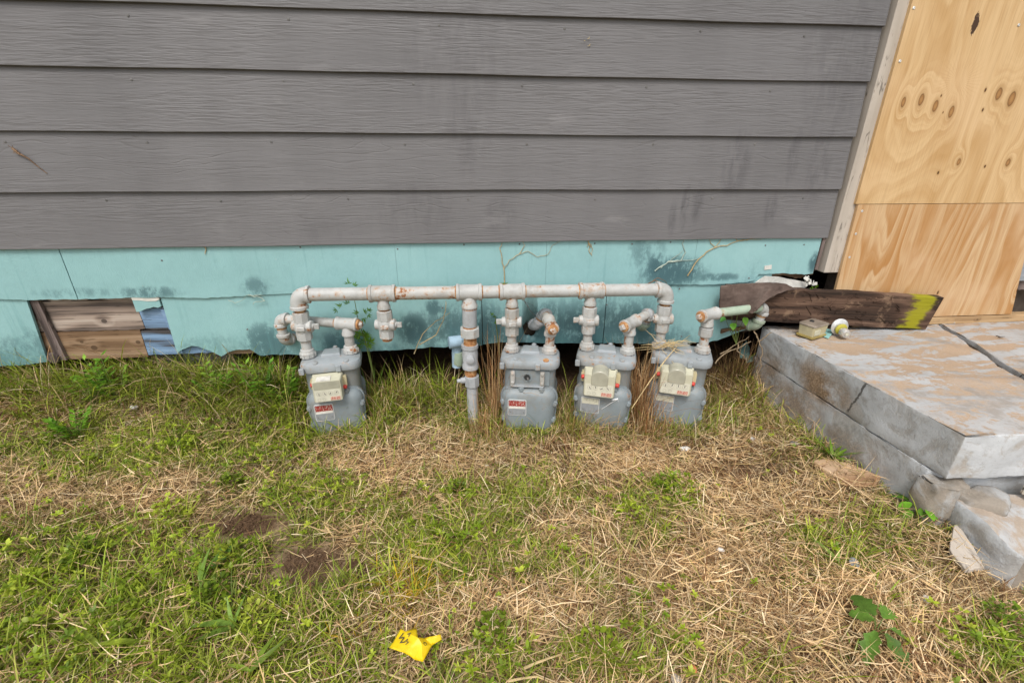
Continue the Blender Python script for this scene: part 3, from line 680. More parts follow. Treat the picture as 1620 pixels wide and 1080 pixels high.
# ------------------------------------------------------------------ beam, felt and oddments on the porch
BA = Vector((1.045, -.052, .322)); BB = Vector((1.906, -.112, .2725)); bd = (BB - BA); bl_ = bd.length; bd.normalize()
beam = thing('wood_beam', BA, 'dark rotten timber with a band of yellow paint at its end', 'timber')
ry = math.asin(-bd.z); rz = math.atan2(bd.y, bd.x); beam.rotation_euler = (0, ry, rz)
L = []
for i in range(61):
    x_ = -.02 + (bl_ + .02) * i / 60; sl = .0
    a = .004 * mnoise.noise(Vector((x_ * 7, 1, 1))) + .002 * mnoise.noise(Vector((x_ * 30, 4, 1))); b_ = .004 * mnoise.noise(Vector((x_ * 7, 8, 1)))
    ro = .012 * math.exp(-(i / 2.2) ** 2) ; tx = .012 * (i / 60)
    L.append([(x_ - tx * .6, .0 + a * .4, b_), (x_ - tx * .6, .040, 0), (x_ + tx, .040, .142 + a), (x_ + tx, .0 + b_ * .5, .142 + a - ro)])
MB().loops(L).build('beam_body', M['beam'], beam, .003, 2)
kb = MB()
for k in range(60):
    xx = random.uniform(.1, .72); zz = random.uniform(.01, .135); l_ = random.uniform(.01, .045); an = random.gauss(0, .5)
    kb.box((xx, -.001, zz), (l_, random.uniform(.003, .007), random.uniform(.001, .0035)), Matrix.Rotation(an, 3, 'Y') @ Matrix.Rotation(jit(.25), 3, 'Z'))
q = kb.build('splinters', M['beam'], beam); q['kind'] = 'stuff'
# felt flap: lies over the left end of the beam and hangs in a point in front of the pipe
def at_on(px, py, y): return at(px, py, y)
rows = [[(1141, 452, -.056), (1170, 449, -.058), (1200, 447, -.060), (1228, 447, -.062), (1243, 449, -.064), (1262, 458, -.068)],
        [(1139, 465, -.058), (1163, 464, -.062), (1188, 463, -.074), (1214, 461, -.108), (1232, 460, -.078), (1246, 459, -.074)],
        [(1138, 480, -.058), (1157, 479, -.064), (1178, 478, -.094), (1202, 476, -.142), (1218, 470, -.135), (1229, 466, -.104)],
        [(1139, 493, -.058), (1153, 492, -.064), (1171, 488, -.098), (1196, 487, -.156), (1206, 480, -.152), (1215, 474, -.125)],
        [(1142, 502, -.056), (1152, 500, -.064), (1166, 490, -.10), (1190, 496, -.162), (1196, 491, -.160), (1205, 481, -.150)]]
gr = [[at(*q) for q in r] for r in rows]
fm = MB(); nr, ncl = len(gr), len(gr[0])
fm.add([p for r in gr for p in r], [(i * ncl + j, i * ncl + j + 1, (i + 1) * ncl + j + 1, (i + 1) * ncl + j) for i in range(nr - 1) for j in range(ncl - 1)])
felt = fm.build('roofing_felt', M['felt'], None, ang=180)
sb = felt.modifiers.new('sub', 'SUBSURF'); sb.levels = 3; sb.render_levels = 3; sb.subdivision_type = 'SIMPLE'
tx_ = bpy.data.textures.new('felt_wrinkle', 'CLOUDS'); tx_.noise_scale = .05
dm = felt.modifiers.new('wr', 'DISPLACE'); dm.texture = tx_; dm.strength = .012; dm.mid_level = .5
sl_ = felt.modifiers.new('sol', 'SOLIDIFY'); sl_.thickness = .004; sl_.offset = -1
tag(felt, 'brown felt flap draped over the left end of the timber', 'felt scrap')
# plastic box
bx = thing('plastic_box', (1.372, -.128, .2735), 'small yellowed plastic box with a hazy grey lid on the porch', 'plastic box', None, R_(22))
W_, D_, H_ = .094, .066, .05
f = lambda s, z: [(x * s, y * s, z) for x, y in rrect(W_, D_, .008, 3)]
MB().loops([f(1.0, .0), f(1.06, .002), f(1.06, .008), f(1.0, .010)]).build('foot_rim', M['amber_dark'], bx)
MB().loops([f(.93, .0095), f(1.0, H_ - .002), f(.9, H_ - .001)]).build('box_body', M['amber'], bx)
MB().loops([f(1.04, H_ - .001), f(1.05, H_ + .003), f(1.0, H_ + .006), f(.9, H_ + .007)]).build('lid', M['lid_grey'], bx)
MB().box((-.022, -D_ / 2 + .0005, .026), (.036, .003, .022)).build('window_panel', M['cream'], bx, .001)
MB().box((.0475, -.012, .042), (.006, .024, .014), Matrix.Rotation(.3, 3, 'Y')).build('red_tag', M['red'], bx, .001)
MB().lathe((.0, .01, H_ + .0065), (0, 0, 1), [(0, .009), (.004, .008), (.006, .004)], 10).build('lid_knob', M['dark'], bx)
# door knob lying on its rose
kn_ = thing('knob_set', (1.480, -.150, .2735), 'silver round door knob with a yellow reflection painted on its disc rose', 'door knob', None, R_(-10))
MB().lathe((0, .022, .034), (0.06, -1, .10), [(0, .030), (.002, .034), (.005, .034), (.009, .026), (.012, .012)], 28).build('rose_disc', M['zinc'], kn_)
MB().lathe((0, .008, .030), (.05, -1, -.12), [(0, .020), (.002, .023), (.006, .022), (.009, .018)], 24).build('reflection_ring', m_plain('yellow_reflection_metal', (.40, .36, .05), .35, .5, .2, 40., .1), kn_)  # yellow reflection on the rose, put into the ring's colour
MB().lathe((.0, .004, .027), (.05, -1, -.15), [(0, .011), (.010, .011), (.014, .017), (.030, .0185), (.037, .015), (.038, .009), (.035, .0085)], 24).build('knob', M['zinc'], kn_)
MB().lathe((.003, -.0315, .0222), (.05, -1, -.15), [(0, .007), (.0024, .0068)], 12).build('key_face', M['cream_pale'], kn_)
def shard(name, mat, pts, z, th, label, cat, group=None, tilt=(0, 0), back=None):
    c = sum((Vector((p[0], p[1], 0)) for p in pts), Vector()) / len(pts)
    lo = [[(p[0] - c.x, p[1] - c.y, zz + (p[0] - c.x) * tilt[0] + (p[1] - c.y) * tilt[1]) for p in pts] for zz in (0, th)]
    o = MB().loops(lo).build(name, mat, None, min(.0015, th * .3), 1, loc=(c.x, c.y, z)); return tag(o, label, cat, group)
shard('paint_chip', M['chip'], [tuple(gp(*q, .273)[:2]) for q in ((1291, 528), (1305, 520), (1320, 524), (1310, 536))], .2735, .003, 'flat teal paint chip beside the plastic box on the porch', 'paint chip')
tw = MB(); tw.tube([gp(1576, 531, .275), gp(1582, 533, .279), gp(1590, 532, .276)], [.002, .003, .001], 6)
tag(tw.build('twig', M['dark_iron'], None), 'tiny dark twig lying near the diagonal porch crack', 'twig')
for k, (px, lab) in enumerate(((1497, 'left of two pale pebbles below the sill strip'), (1508, 'right of two pale pebbles below the sill strip'))):
    q = gp(px, 511, .272); pb = MB().lathe((q.x, q.y, .2705), (0, 0, 1), [(0, .004), (.003, .007), (.007, .006), (.009, .002)], 8).build('pebble', M['stone'], None)
    tag(pb, lab, 'pebble', 'pebbles by the sill')

# ------------------------------------------------------------------ gas meters
def meter(loc, rz, label, top, kind):
    """kind: square / arch / none for the index; local frame: front is -y, base z = 0, top plate at z = top"""
    r = thing('gas_meter', loc, label, 'gas meter', 'gas meters below the manifold', rz)
    T = top
    def slab(w, d, rad, prof, name, mat, par=r, cx=0., cy=0., n=5):
        return MB().loops([[(x * 1. + cx, y + cy, z) for x, y in rrect(w - 2 * ins, d - 2 * ins, max(.003, rad - ins), n)] for z, ins in prof]).build(name, mat, par)
    slab(.196, .118, .030, [(.02, .002), (T - .05, .0), (T - .036, -.003)], 'meter_body', M['meter'])
    lid = slab(.224, .150, .040, [(T - .040, .010), (T - .038, .002), (T - .030, 0.), (T - .016, 0.), (T - .008, .004), (T - .003, .016), (T, .030)], 'top_cover', M['meter_lid'])
    pl = MB(); lo = []
    for z, k in ((T - .002, 1.06), (T + .007, 1.0), (T + .010, .9)):
        lo.append([(-.036 * k, -.030 * k + .012, z), (.036 * k, -.030 * k + .012, z), (.030 * k, .034 * k + .012, z), (-.030 * k, .034 * k + .012, z)])
    pl.loops(lo).build('access_plate', M['meter_lid'], lid, .003, 2)
    MB().lathe((.012, .050, T + .002), (0, 0, 1), [(0, .010), (.010, .009), (.013, .005)], 10).build('plate_bolt', M['meter_lid'], lid)
    for sx, sy in ((-.052, -.058), (.060, -.060)):
        MB().lathe((sx, sy, T - .007), (0, 0, 1), [(0, .012), (.005, .011), (.008, .006)], 10).build('lid_boss', M['rust'] if (kind == 'none' and sx > 0) else M['meter_lid'], lid)
    for sx in (.030, -.102): MB().box((sx, -.076, T - .026), (.018, .010, .024)).build('lid_lug', M['meter_lid'], lid, .002)
    # diaphragm covers front and back: rounded shield, dished
    for sgn, nm in ((-1, 'front_cover'), (1, 'rear_cover')):
        lo = []
        for dy, ins in ((.050, -.003), (.060, -.003), (.0605, .003), (.071, .003), (.079, .008), (.0895, .017), (.0955, .029), (.097, .046)):
            L_ = []
            for x, z in rrect(.212 - 2 * ins, .196 - 2 * ins, max(.010, .042 - ins), 6):
                k = 1. - .10 * max(0., -z / .1)
                L_.append((x * k, sgn * dy, z + .088))
            lo.append(L_)
        cv = MB().loops(lo).build(nm, M['meter'], r)
        if sgn < 0:
            for bx_, bz in ((-.094, .125), (-.091, .055), (.094, .125), (.091, .055), (-.028, .180), (.045, .180), (.07, .004), (-.07, .004)):
                MB().lathe((bx_ * 1.04, -.060, bz), (0, -1, 0), [(0, .0125), (.020, .0115), (.022, .0075), (.029, .0070), (.0295, .003)], 8).build('cover_bolt', M['meter'], cv)
            bp = MB().loops([[(x - .043, yy, z + .112) for x, z in rrect(.070, .068, .006, 3)] for yy in (-.088, -.0985)]).build('badge_rim', M['plate_rim'], cv)
            MB().loops([[(x - .043, yy, z + .112) for x, z in rrect(.066, .064, .005, 3)] for yy in (-.090, -.0992)]).build('badge_plate', M['plate'], cv)
            red = kind in ('square', 'none')
            MB().box((-.043, -.0994, .130), (.063, .0008, .024)).build('badge_label', M['red_label'] if red else M['pale_label'], cv)
            if red: MB().box((-.043, -.0993, .113), (.063, .0008, .009)).build('badge_strip', M['white_label'], cv)
            for sx in (-.068, -.018): MB().lathe((sx, -.0992, .092), (0, -1, 0), [(0, .0022), (.001, .0018)], 6).build('badge_pin', M['dark_iron'], cv)
    # recess behind the index
    if kind == 'none':
        MB().loops([[(x, yy, z + .222) for x, z in rrect(.150, .062, .004, 2)] for yy in (-.058, -.064)]).build('index_backplate', M['meter'], r)
        MB().lathe((-.008, -.063, .224), (0, -1, 0), [(0, .019), (.003, .019), (.003, .014), (.001, .0135)], 20).build('drive_bore', M['meter'], r)
        MB().lathe((-.008, -.0635, .224), (0, -1, 0), [(0, .011), (.002, .0105)], 14).build('drive_hole_shade', M['dark'], r)  # solid black disc: the dark inside the hole put into its colour
        MB().lathe((-.006, -.065, .222), (.2, -1, 0), [(0, .004), (.012, .0035)], 8).build('drive_pin', M['dark_iron'], r)
        for sx in (-.062, .048):
            bk = MB(); bk.box((sx, -.068, .220), (.016, .016, .060)); bk.lathe((sx, -.072, .242), (0, -1, 0), [(0, .007), (.008, .006)], 8); bk.lathe((sx, -.072, .205), (0, -1, 0), [(0, .008), (.008, .006)], 8)
            bk.build('index_bracket', M['pipe_rusty'], r, .002)
        MB().box((-.006, -.070, .192), (.120, .022, .006)).build('index_shelf', M['meter_lid'], r, .002)
    else:
        cx, cz = -.014, .213; w2, h2 = .130, .100; n_before = len(bpy.data.objects)
        ix = MB().loops([[(x * k + cx, yy, z * k + cz) for x, z in rrect(w2, h2, .008, 3)] for yy, k in ((-.056, 1.02), (-.060, 1.05), (-.072, 1.05), (-.076, 1.0), (-.122, .97), (-.128, .93))]).build('index_box', M['cream'], r)
        MB().loops([[(x + cx, yy, z + cz - .018) for x, z in rrect(.112, .052, .004, 2)] for yy in (-.1275, -.1290)]).build('dial_plate', M['cream_pale'], ix)
        if kind == 'arch':
            lo = []
            for yy, k in ((-.060, 1.0), (-.112, 1.), (-.124, .97), (-.1305, .92)):
                lo.append([(cx + a * .036 * k, yy, cz + .006 + b * k) for a, b in [(-1, -.004), (1, -.004), (1.02, .034)] + [(math.cos(t) * 1.02, .034 + .028 * math.sin(t)) for t in [math.pi * i / 10 for i in range(1, 10)]] + [(-1.02, .034)]])
            MB().loops(lo).build('arched_window', M['smoke'], ix, .002)
        else:
            MB().box((cx - .012, -.110, cz + .049), (.062, .034, .006)).build('top_label', M['white_label'], ix, .001)
            MB().loops([[(x + cx, yy, z + cz + .028) for x, z in rrect(.112, .034, .005, 2)] for yy in (-.1255, -.1295)]).build('hazy_window', M['smoke'], ix)
        for k in range(4):
            dx = cx - .038 + k * .025; dz = cz - .008
            dl = MB().ring((dx, -.1292, dz), .0098, .0088, 22)
            dl.build('dial_ring', M['dial_line'], ix)
            a = random.uniform(0, 6.28); pt = MB(); pt.box((dx + .002 * math.cos(a), -.1297, dz + .002 * math.sin(a)), (.0105, .0007, .0026), Matrix.Rotation(-a, 3, 'Y')); pt.lathe((dx, -.1292, dz), (0, -1, 0), [(0, .0022), (.0008, .0018)], 8)
            pt.build('dial_hand', M['dark_iron'], ix)
        for k in range(2): MB().ring((cx - .040 + k * .022, -.1292, cz - .034), .0070, .0060, 18).build('test_dial', M['dial_line'], ix)
        MB().box((cx + .031, -.1294, cz - .034), (.042, .0008, .015)).build('index_label', M['pink_label'], ix)
        for sx, zz in ((-.072, .012), (.074, -.012)):
            MB().lathe((cx + sx * .88, -.083, cz + zz), (1 if sx > 0 else -1, -.15, 0), [(0, .0085), (.012, .0085), (.015, .006)], 12).build('seal_plug', M['red'], ix)
        MB().loops([[(x + cx + .072, yy, z + cz + .010) for x, z in rrect(.020, .050, .006, 3)] for yy in (-.058, -.078)]).build('side_tab', M['amber'], ix)
        MB().loops([[(x + cx - .070, yy, z + cz + .010) for x, z in rrect(.018, .044, .006, 3)] for yy in (-.058, -.078)]).build('side_tab', M['amber'], ix)
        k = .82 if kind == 'square' else .90                       # the whole index, drawn about its middle
        def shrink(o):
            for v in o.data.vertices: v.co.x = cx + (v.co.x - cx) * k; v.co.z = cz - .012 + (v.co.z - cz + .012) * (k + .04)
            for ch in o.children: shrink(ch)
        shrink(ix)
    return r
MET = []
for (x_, y_, tz, yaw, kind, lab) in ((-.516, -.115, .258, 9, 'square', 'grey gas meter standing apart at the left end with square index box and red badge'),
                                    (.226, -.143, .252, -10, 'none', 'grey gas meter without an index box, red badge on its front'),
                                    (.520, -.155, .249, -19, 'arch', 'grey gas meter with a white arrow mark and arched index window'),
                                    (.820, -.160, .245, -23, 'arch', 'unmarked grey gas meter at the right end beside the dry stalks')):
    T = .300; MET.append(meter((x_, y_, tz - T), R_(yaw), lab, T, kind))
MET[0].scale = (.94, .94, 1.)
wm = MB(); wm.tube([(.002, -.0985, .100), (.030, -.0985, .128), (.056, -.0975, .150)], [.0016, .0022, .0026], 6, .4); wm.tube([(.036, -.0985, .146), (.058, -.0972, .153), (.060, -.0965, .140)], [.0022, .003, .0018], 6, .4)
wm.build('white_arrow_mark', M['white_paint'], MET[2])

# ------------------------------------------------------------------ pipework
def hexnut(b, p, ax, t0, t1, r, seg=8, ph=.5): b.lathe(p, ax, [(t0, r * .93), (t0 + .002, r), (t1 - .002, r), (t1, r * .93)], seg, ph)
def P_tee(par, p, ax, br, L_, r, bl, rb, mat, name='pipe_tee'):
    ax = Vector(ax).normalized(); br = Vector(br).normalized(); b = MB(); e = .010
    b.lathe(p, ax, [(-L_, r * 1.02), (-L_ + .001, r * 1.10), (-L_ + e, r * 1.10), (-L_ + e + .003, r), (L_ - e - .003, r), (L_ - e, r * 1.10), (L_ - .001, r * 1.10), (L_, r * 1.02)], 22)
    b.lathe(p, br, [(0, rb * .9), (bl - e - .006, rb), (bl - e, rb * 1.14), (bl - .001, rb * 1.14), (bl, rb * 1.05)], 20)
    return b.build(name, mat, par)
def P_elbow(par, p0, c, p1, r, mat, name='pipe_elbow', rb=None):
    pts = bend(p0, c, p1, rb or (min((Vector(p0) - Vector(c)).length, (Vector(p1) - Vector(c)).length) * .92), 8)
    b = MB(); b.tube(pts, r, 20)
    for e, q in ((Vector(p0), pts[1]), (Vector(p1), pts[-2])):
        d = (Vector(c) - e).normalized(); b.lathe(e, d, [(-.001, r * 1.05), (0, r * 1.13), (.009, r * 1.13), (.012, r)], 20)
    return b.build(name, mat, par)
def P_pipe(par, p0, p1, r, mat, name='pipe'):
    d = Vector(p1) - Vector(p0); return MB().lathe(p0, d, [(0, r), (d.length * .5, r), (d.length, r)], 20).build(name, mat, par)
def P_thread(par, p, ax, t0, t1, r):
    b = MB(); prof = []; n = max(2, int((t1 - t0) / .003))
    for i in range(n + 1): prof.append((t0 + (t1 - t0) * i / n, r * (1.03 if i % 2 else .97)))
    return b.lathe(p, ax, prof, 16).build('pipe_thread', M['rust'], par)
def P_plug(par, p, ax, r):
    b = MB(); b.lathe(p, ax, [(0, r), (.006, r), (.008, r * .86)], 18); o = b.build('plug_ring', M['rust'], par)
    MB().lathe(Vector(p) + Vector(ax).normalized() * .006, ax, [(0, r * .72), (.011, r * .66), (.013, r * .5)], 4, .3).build('plug_head', M['pipe_rusty'], o, .001)
    return o
def P_union(par, p, r, mat, z0, h):
    b = MB(); b.lathe((p[0], p[1], z0), (0, 0, 1), [(0, r * .98), (.002, r * 1.06), (h * .55, r * 1.06), (h * .62, r * .98), (h - .002, r * .92), (h, r * .80)], 20)
    for k in range(10):
        a = k * math.pi / 5; b.box((p[0] + r * 1.05 * math.cos(a), p[1] + r * 1.05 * math.sin(a), z0 + h * .30), (.005, .006, h * .48), Matrix.Rotation(a, 3, 'Z'))
    return b.build('union_collar', mat, par)
def P_valve(par, x, y, zc, side, mat=None, cap=False):
    """plug valve: octagon ends, barrel across, tab on one side"""
    mat = mat or M['pipe']; b = MB(); p = (x, y, zc)
    hexnut(b, p, (0, 0, 1), .016, .054, .0275); hexnut(b, p, (0, 0, 1), -.052, -.020, .0265)
    b.lathe(p, (0, 0, 1), [(-.024, .024), (-.012, .029), (.010, .029), (.020, .024)], 18)
    v = b.build('valve_body', mat, par)
    q = MB(); q.lathe(p, (1, -.15, 0), [(-.038, .014), (-.036, .018), (-.018, .020), (.018, .022), (.034, .021), (.037, .017)], 18); q.build('valve_barrel', mat, v)
    h = MB(); h.lathe((x + side * .034, y - side * .005, zc), (side, -.15 * side, 0), [(0, .012), (.006, .012), (.008, .009)], 12); h.box((x + side * .049, y - side * .007, zc), (.018, .009, .020))
    h.build('valve_tab', mat, v, .0015)
    fb = MB(); fb.box((x, y - .029, zc - .002), (.030, .006, .016)); fb.build('valve_boss', mat, v, .003)
    return v
mani = thing('gas_manifold', (.0, -.13, .0), 'long white rusty gas manifold with drop valves along the teal wall', 'gas pipe')
mani_inv = Matrix.Translation((0, .13, 0))
class Under:        # everything built with this parent keeps its place
    pass
def keep(root, fn):
    before = set(bpy.data.objects); fn()
    for o in set(bpy.data.objects) - before:
        if o.parent == root: o.matrix_parent_inverse = Matrix.Translation(-root.location)
YM = -.13
mz = lambda x: .495 - .0135 * (x + .592) / 1.331
XS = [-.303, .001, .156, .448]; XA, XB = -.592, .739; RM = .0232
def build_manifold():
    ends = [XA + .040] + [q for x in XS for q in (x - .046, x + .046)] + [XB - .040]
    for i in range(0, len(ends), 2):
        a, b = ends[i], ends[i + 1]; P_pipe(mani, (a - .012, YM, mz(a)), (b + .012, YM, mz(b)), RM, M['pipe_rusty'] if i == 2 else M['pipe'])
        for xx, s in ((a, 1), (b, -1)): P_thread(mani, (xx, YM, mz(xx)), (s, 0, 0), -.003, .004, RM * 1.045)
    for x in XS:
        big = x == .001; P_tee(mani, (x, YM, mz(x)), (1, 0, 0), (0, 0, -1), .046, .0285, .056, .026 if big else .0205, M['pipe'])
    P_elbow(mani, (XA + .042, YM, mz(XA)), (XA, YM, mz(XA)), (XA, YM, mz(XA) - .050), .0275, M['pipe'], rb=.036)
    P_elbow(mani, (XB - .042, YM, mz(XB)), (XB, YM, mz(XB)), (XB, YM, mz(XB) - .050), .0275, M['pipe'], rb=.036)
    for x, side, base, k in ((XA, 1, .262, 0), (-.303, 1, None, 1), (.156, -1, .256, 2), (.448, -1, .253, 3), (XB, -1, .249, 4)):
        xv = x + (.006 if x == XB else 0); zt = mz(x) - .052; zc = zt - .064
        P_thread(mani, (x, YM, zt), (0, 0, -1), -.004, .016, .0180)
        P_valve(mani, x, YM, zc, side)
        if base is None:
            MB().lathe((x, YM, zc - .050), (0, 0, -1), [(0, .018), (.012, .018), (.013, .013)], 16).build('pipe_stub', M['rust'], mani)
        else:
            px_, py_ = x, YM
            P_thread(mani, (x, YM, zc - .050), (0, 0, -1), 0, .012, .0175)
            P_pipe(mani, (x, YM, zc - .055), (x, YM, base + .004), .0178, M['pipe'], 'pipe_nipple')
            P_union(mani, (x, YM), .0250, M['pipe_rusty'] if k in (2, 4) else M['pipe'], base - .002, .032)
    # riser that feeds the manifold from the ground
    x = .001; z0 = mz(x) - .054
    P_pipe(mani, (x, YM, z0), (x - .002, YM, z0 - .074), .0265, M['pipe_grey'], 'riser_pipe'); P_thread(mani, (x, YM, z0), (0, 0, -1), -.002, .008, .0268); P_thread(mani, (x - .002, YM, z0 - .074), (0, 0, -1), -.004, .006, .0250)
    b = MB(); hexnut(b, (x - .002, YM, z0 - .080), (0, 0, -1), 0, .036, .0365, 8); b.build('riser_union', M['pipe'], mani)
    P_thread(mani, (x - .002, YM, z0 - .116), (0, 0, -1), -.002, .034, .0245)
    b = MB(); p = (x - .004, YM, z0 - .148); b.lathe(p, (0, 0, -1), [(0, .032), (.014, .032), (.018, .028), (.040, .030), (.075, .028), (.082, .031), (.098, .031), (.100, .026)], 20)
    b.lathe((p[0], p[1] - .02, p[2] - .05), (0, -1, 0), [(0, .017), (.018, .016), (.021, .010)], 14); b.build('riser_valve', M['pipe_grey'], mani)
    P_thread(mani, (p[0], YM, p[2] - .100), (0, 0, -1), -.002, .030, .0225)
    b = MB(); hexnut(b, (p[0] + .004, YM, p[2] - .130), (0, 0, -1), 0, .045, .029, 8); b.lathe((p[0] - .02, YM, p[2] - .150), (-1, -.2, 0), [(0, .013), (.018, .012), (.020, .008), (.034, .008)], 10)
    b.lathe((p[0] + .004, YM, p[2] - .174), (0, 0, -1), [(0, .022), (.20, .022)], 16); b.build('riser_foot', M['pipe_grey'], mani)
keep(mani, build_manifold)

def outlet(label, port, zb, ztee, back, chain, mats, union=False):
    """port: pipe up from the meter's right port to a plugged tee, then back towards the house"""
    px_, py_ = port
    r = thing('outlet_pipe', (px_, py_, zb), label, 'gas pipe', 'outlet pipes from the meters'); bk = Vector(back).normalized()
    def go():
        P_union(r, port, .0250, mats[0], zb, .030)
        P_pipe(r, (px_, py_, zb + .026), (px_, py_, ztee - .034), .0175, mats[0], 'pipe_nipple')
        P_thread(r, (px_, py_, ztee - .046), (0, 0, 1), 0, .010, .0180)
        if union: b = MB(); hexnut(b, (px_, py_, ztee - .085), (0, 0, 1), 0, .036, .0255); b.build('pipe_union', M['pipe'], r)
        c = Vector((px_, py_, ztee)); P_tee(r, c, bk, (0, 0, -1), .040, .0225, .044, .0205, mats[1])
        P_plug(r, c - bk * .040, -bk, .0195)
        pts = [c + bk * .036] + [Vector(q) for q in chain]
        for i in range(len(pts) - 1):
            a, b = pts[i], pts[i + 1]; d = (b - a).normalized(); last = i == len(pts) - 2
            s0 = .0 if i == 0 else .026; s1 = 0. if last else .026
            P_pipe(r, a + d * s0, b - d * s1, .0172, mats[2] if i == 0 else mats[3], 'pipe')
            if i > 0:
                dp = (pts[i - 1] - a).normalized(); P_elbow(r, a + dp * .030, a, a + d * .030, .0215, mats[3] if i == 1 else mats[4], rb=.026)
                P_thread(r, a + d * .030, d, 0, .010, .0178)
        P_thread(r, pts[0], bk, .003, .010, .0180)
    keep(r, go); return r
mp, mr, mg, mgr = M['pipe'], M['pipe_rusty'], M['pipe_green'], M['pipe_grey']
outlet('white outlet pipe of the left meter running behind its valve to a mossy elbow', (-.447, -.100), .258, .372, (-1, .20, .03), [(-.700, -.050, .382), (-.698, -.048, .290), (-.66, .06, .286)], (mp, mp, mp, mp, mr))
outlet('rusty outlet pipe of the meter without an index, entering a dark hole in the wall', (.297, -.155), .252, .366, (-.03, 1, .12), [(.292, -.050, .380), (.262, -.036, .312), (.236, .08, .315)], (mr, mr, mp, mgr, mgr))
outlet('white outlet pipe of the arrow marked meter slanting back beside the next valve', (.593, -.180), .249, .370, (.80, .60, .08), [(.700, -.098, .381), (.690, -.058, .305), (.735, .06, .300)], (mp, mp, mp, mgr, mg))
outlet('greenish outlet pipe of the right end meter passing under the brown felt flap', (.886, -.190), .246, .398, (.93, .36, .02), [(1.172, -.090, .386), (1.160, -.084, .302), (1.10, .05, .296)], (mr, mp, mg, mp, mg), True)
# blue capped stub behind the riser
stub = thing('capped_pipe', tuple(at(728, 545, -.06)), 'short pale blue capped pipe sticking out behind the riser', 'gas pipe')
def go():
    q = at(717, 541, -.06); blue = m_plain('pale_blue_pipe_paint', (.30, .42, .52), .5, .35, .15, 25.)
    MB().lathe(q, (1, .25, 0), [(-.018, .020), (-.016, .0245), (.030, .0245), (.034, .021), (.09, .021)], 18).build('pipe_cap', blue, stub)
    MB().tube(bend((q.x + .06, q.y + .015, q.z), (q.x + .012, q.y + .02, q.z - .015), (q.x + .010, q.y + .02, q.z - .115), .04), .020, 14).build('drop_pipe', blue, stub)
    q2 = at(723, 566, -.06); MB().lathe((q2.x + .006, q2.y + .02, q2.z + .02), (0, 0, -1), [(0, .023), (.05, .026), (.06, .020)], 14).build('drop_fitting', M['pipe_green'], stub)
keep(stub, go)

# ------------------------------------------------------------------ dead vines on the wall
def vine(pts, r, label, mat=None, y=-.0145, branches=()):
    pp = []
    raw = [at(px, py, y) for px, py in pts]
    for i in range(len(raw) - 1):
        for k in range(4):
            t = k / 4; v = raw[i].lerp(raw[i + 1], t); v.x += jit(.0022); v.z += jit(.0022); v.y += jit(.0012); pp.append(v)
    pp.append(raw[-1]); n = len(pp)
    b = MB(); b.tube(pp, [r * (1 - .6 * i / n) for i in range(n)], 6)
    for br in branches:
        q = [at(px, py, y) for px, py in br]; qq = []
        for i in range(len(q) - 1):
            for k in range(3): v = q[i].lerp(q[i + 1], k / 3); v.x += jit(.002); v.z += jit(.002); qq.append(v)
        qq.append(q[-1]); b.tube(qq, [r * .6 * (1 - .6 * i / len(qq)) for i in range(len(qq))], 5)
    o = b.build('dried_vine', mat or M['vine'], None); return tag(o, label, 'dead vine', 'dead vines on the teal wall')
vine([(799, 448), (797, 425), (793, 405), (791, 392), (795, 384)], .0022, 'thin dead vine climbing straight up above the manifold tee', None, branches=[[(797, 425), (806, 412), (822, 402), (836, 397), (850, 407), (868, 402), (874, 388), (890, 380)], [(822, 402), (830, 388), (826, 381)]])
vine([(930, 381), (934, 390), (932, 398), (937, 404)], .0024, 'short dead tuft hanging from the siding lip', None, branches=[[(933, 385), (938, 394), (936, 402)], [(931, 383), (929, 391)]])
vine([(1036, 428), (1058, 414), (1076, 412), (1084, 400), (1080, 386), (1082, 378)], .0024, 'branching dead vine rising from the mould patch', M['vine_pale'], branches=[[(1058, 414), (1090, 412), (1108, 408)], [(1045, 424), (1060, 412), (1072, 404), (1080, 396)]])
vine([(1088, 437), (1100, 416), (1118, 399), (1132, 391), (1150, 388), (1168, 381), (1195, 377)], .0026, 'long curved dead vine reaching up to the siding at right', None, branches=[[(1132, 391), (1124, 385), (1122, 377)], [(1132, 391), (1140, 380), (1143, 376)], [(1168, 381), (1182, 379), (1205, 379)], [(1166, 382), (1164, 376)]])
vine([(323, 388), (326, 396), (324, 402)], .0022, 'tiny dead stub below the siding at far left')
vine([(392, 466), (400, 468), (412, 470), (420, 476), (402, 478), (400, 482)], .002, 'small tangle of dead roots on the skirting seam left of the manifold', M['vine_pale'], branches=[[(400, 468), (410, 466), (418, 468)], [(360, 474), (372, 479), (384, 474), (392, 466)]])
vine([(664, 545), (690, 530), (702, 505), (706, 480), (705, 476)], .0024, 'bowed dead stem crossing the wall left of the riser', y=-.03)
vine([(655, 560), (668, 528), (690, 508), (712, 494)], .0020, 'straight dead stem leaning behind the drop valve', y=-.04)
vine([(830, 476), (838, 490), (848, 502), (856, 507)], .0016, 'thin dark root hanging behind the manifold', M['dark_iron'], y=-.02, branches=[[(826, 474), (836, 480), (845, 484)], [(838, 490), (834, 483)]])
vine([(1024, 449), (1034, 444), (1044, 446), (1056, 452), (1060, 458)], .0028, 'curled dead root lying on the pipe by the right elbow', M['dirtywood'], y=-.06, branches=[[(1030, 446), (1040, 440), (1052, 444), (1058, 456)]])
b = MB(); raw = [at(20, 235, -.022), at(30, 243, -.024), at(45, 251, -.025), at(58, 262, -.025), at(75, 275, -.022)]
b.tube(raw, [.004, .0035, .002, .0014, .001], 6)
for k in range(14): q = raw[0].lerp(raw[1], random.random() * 1.2); b.tube([q, q + Vector((jit(.012), -.004, jit(.012)))], [.0014, .0004], 4)
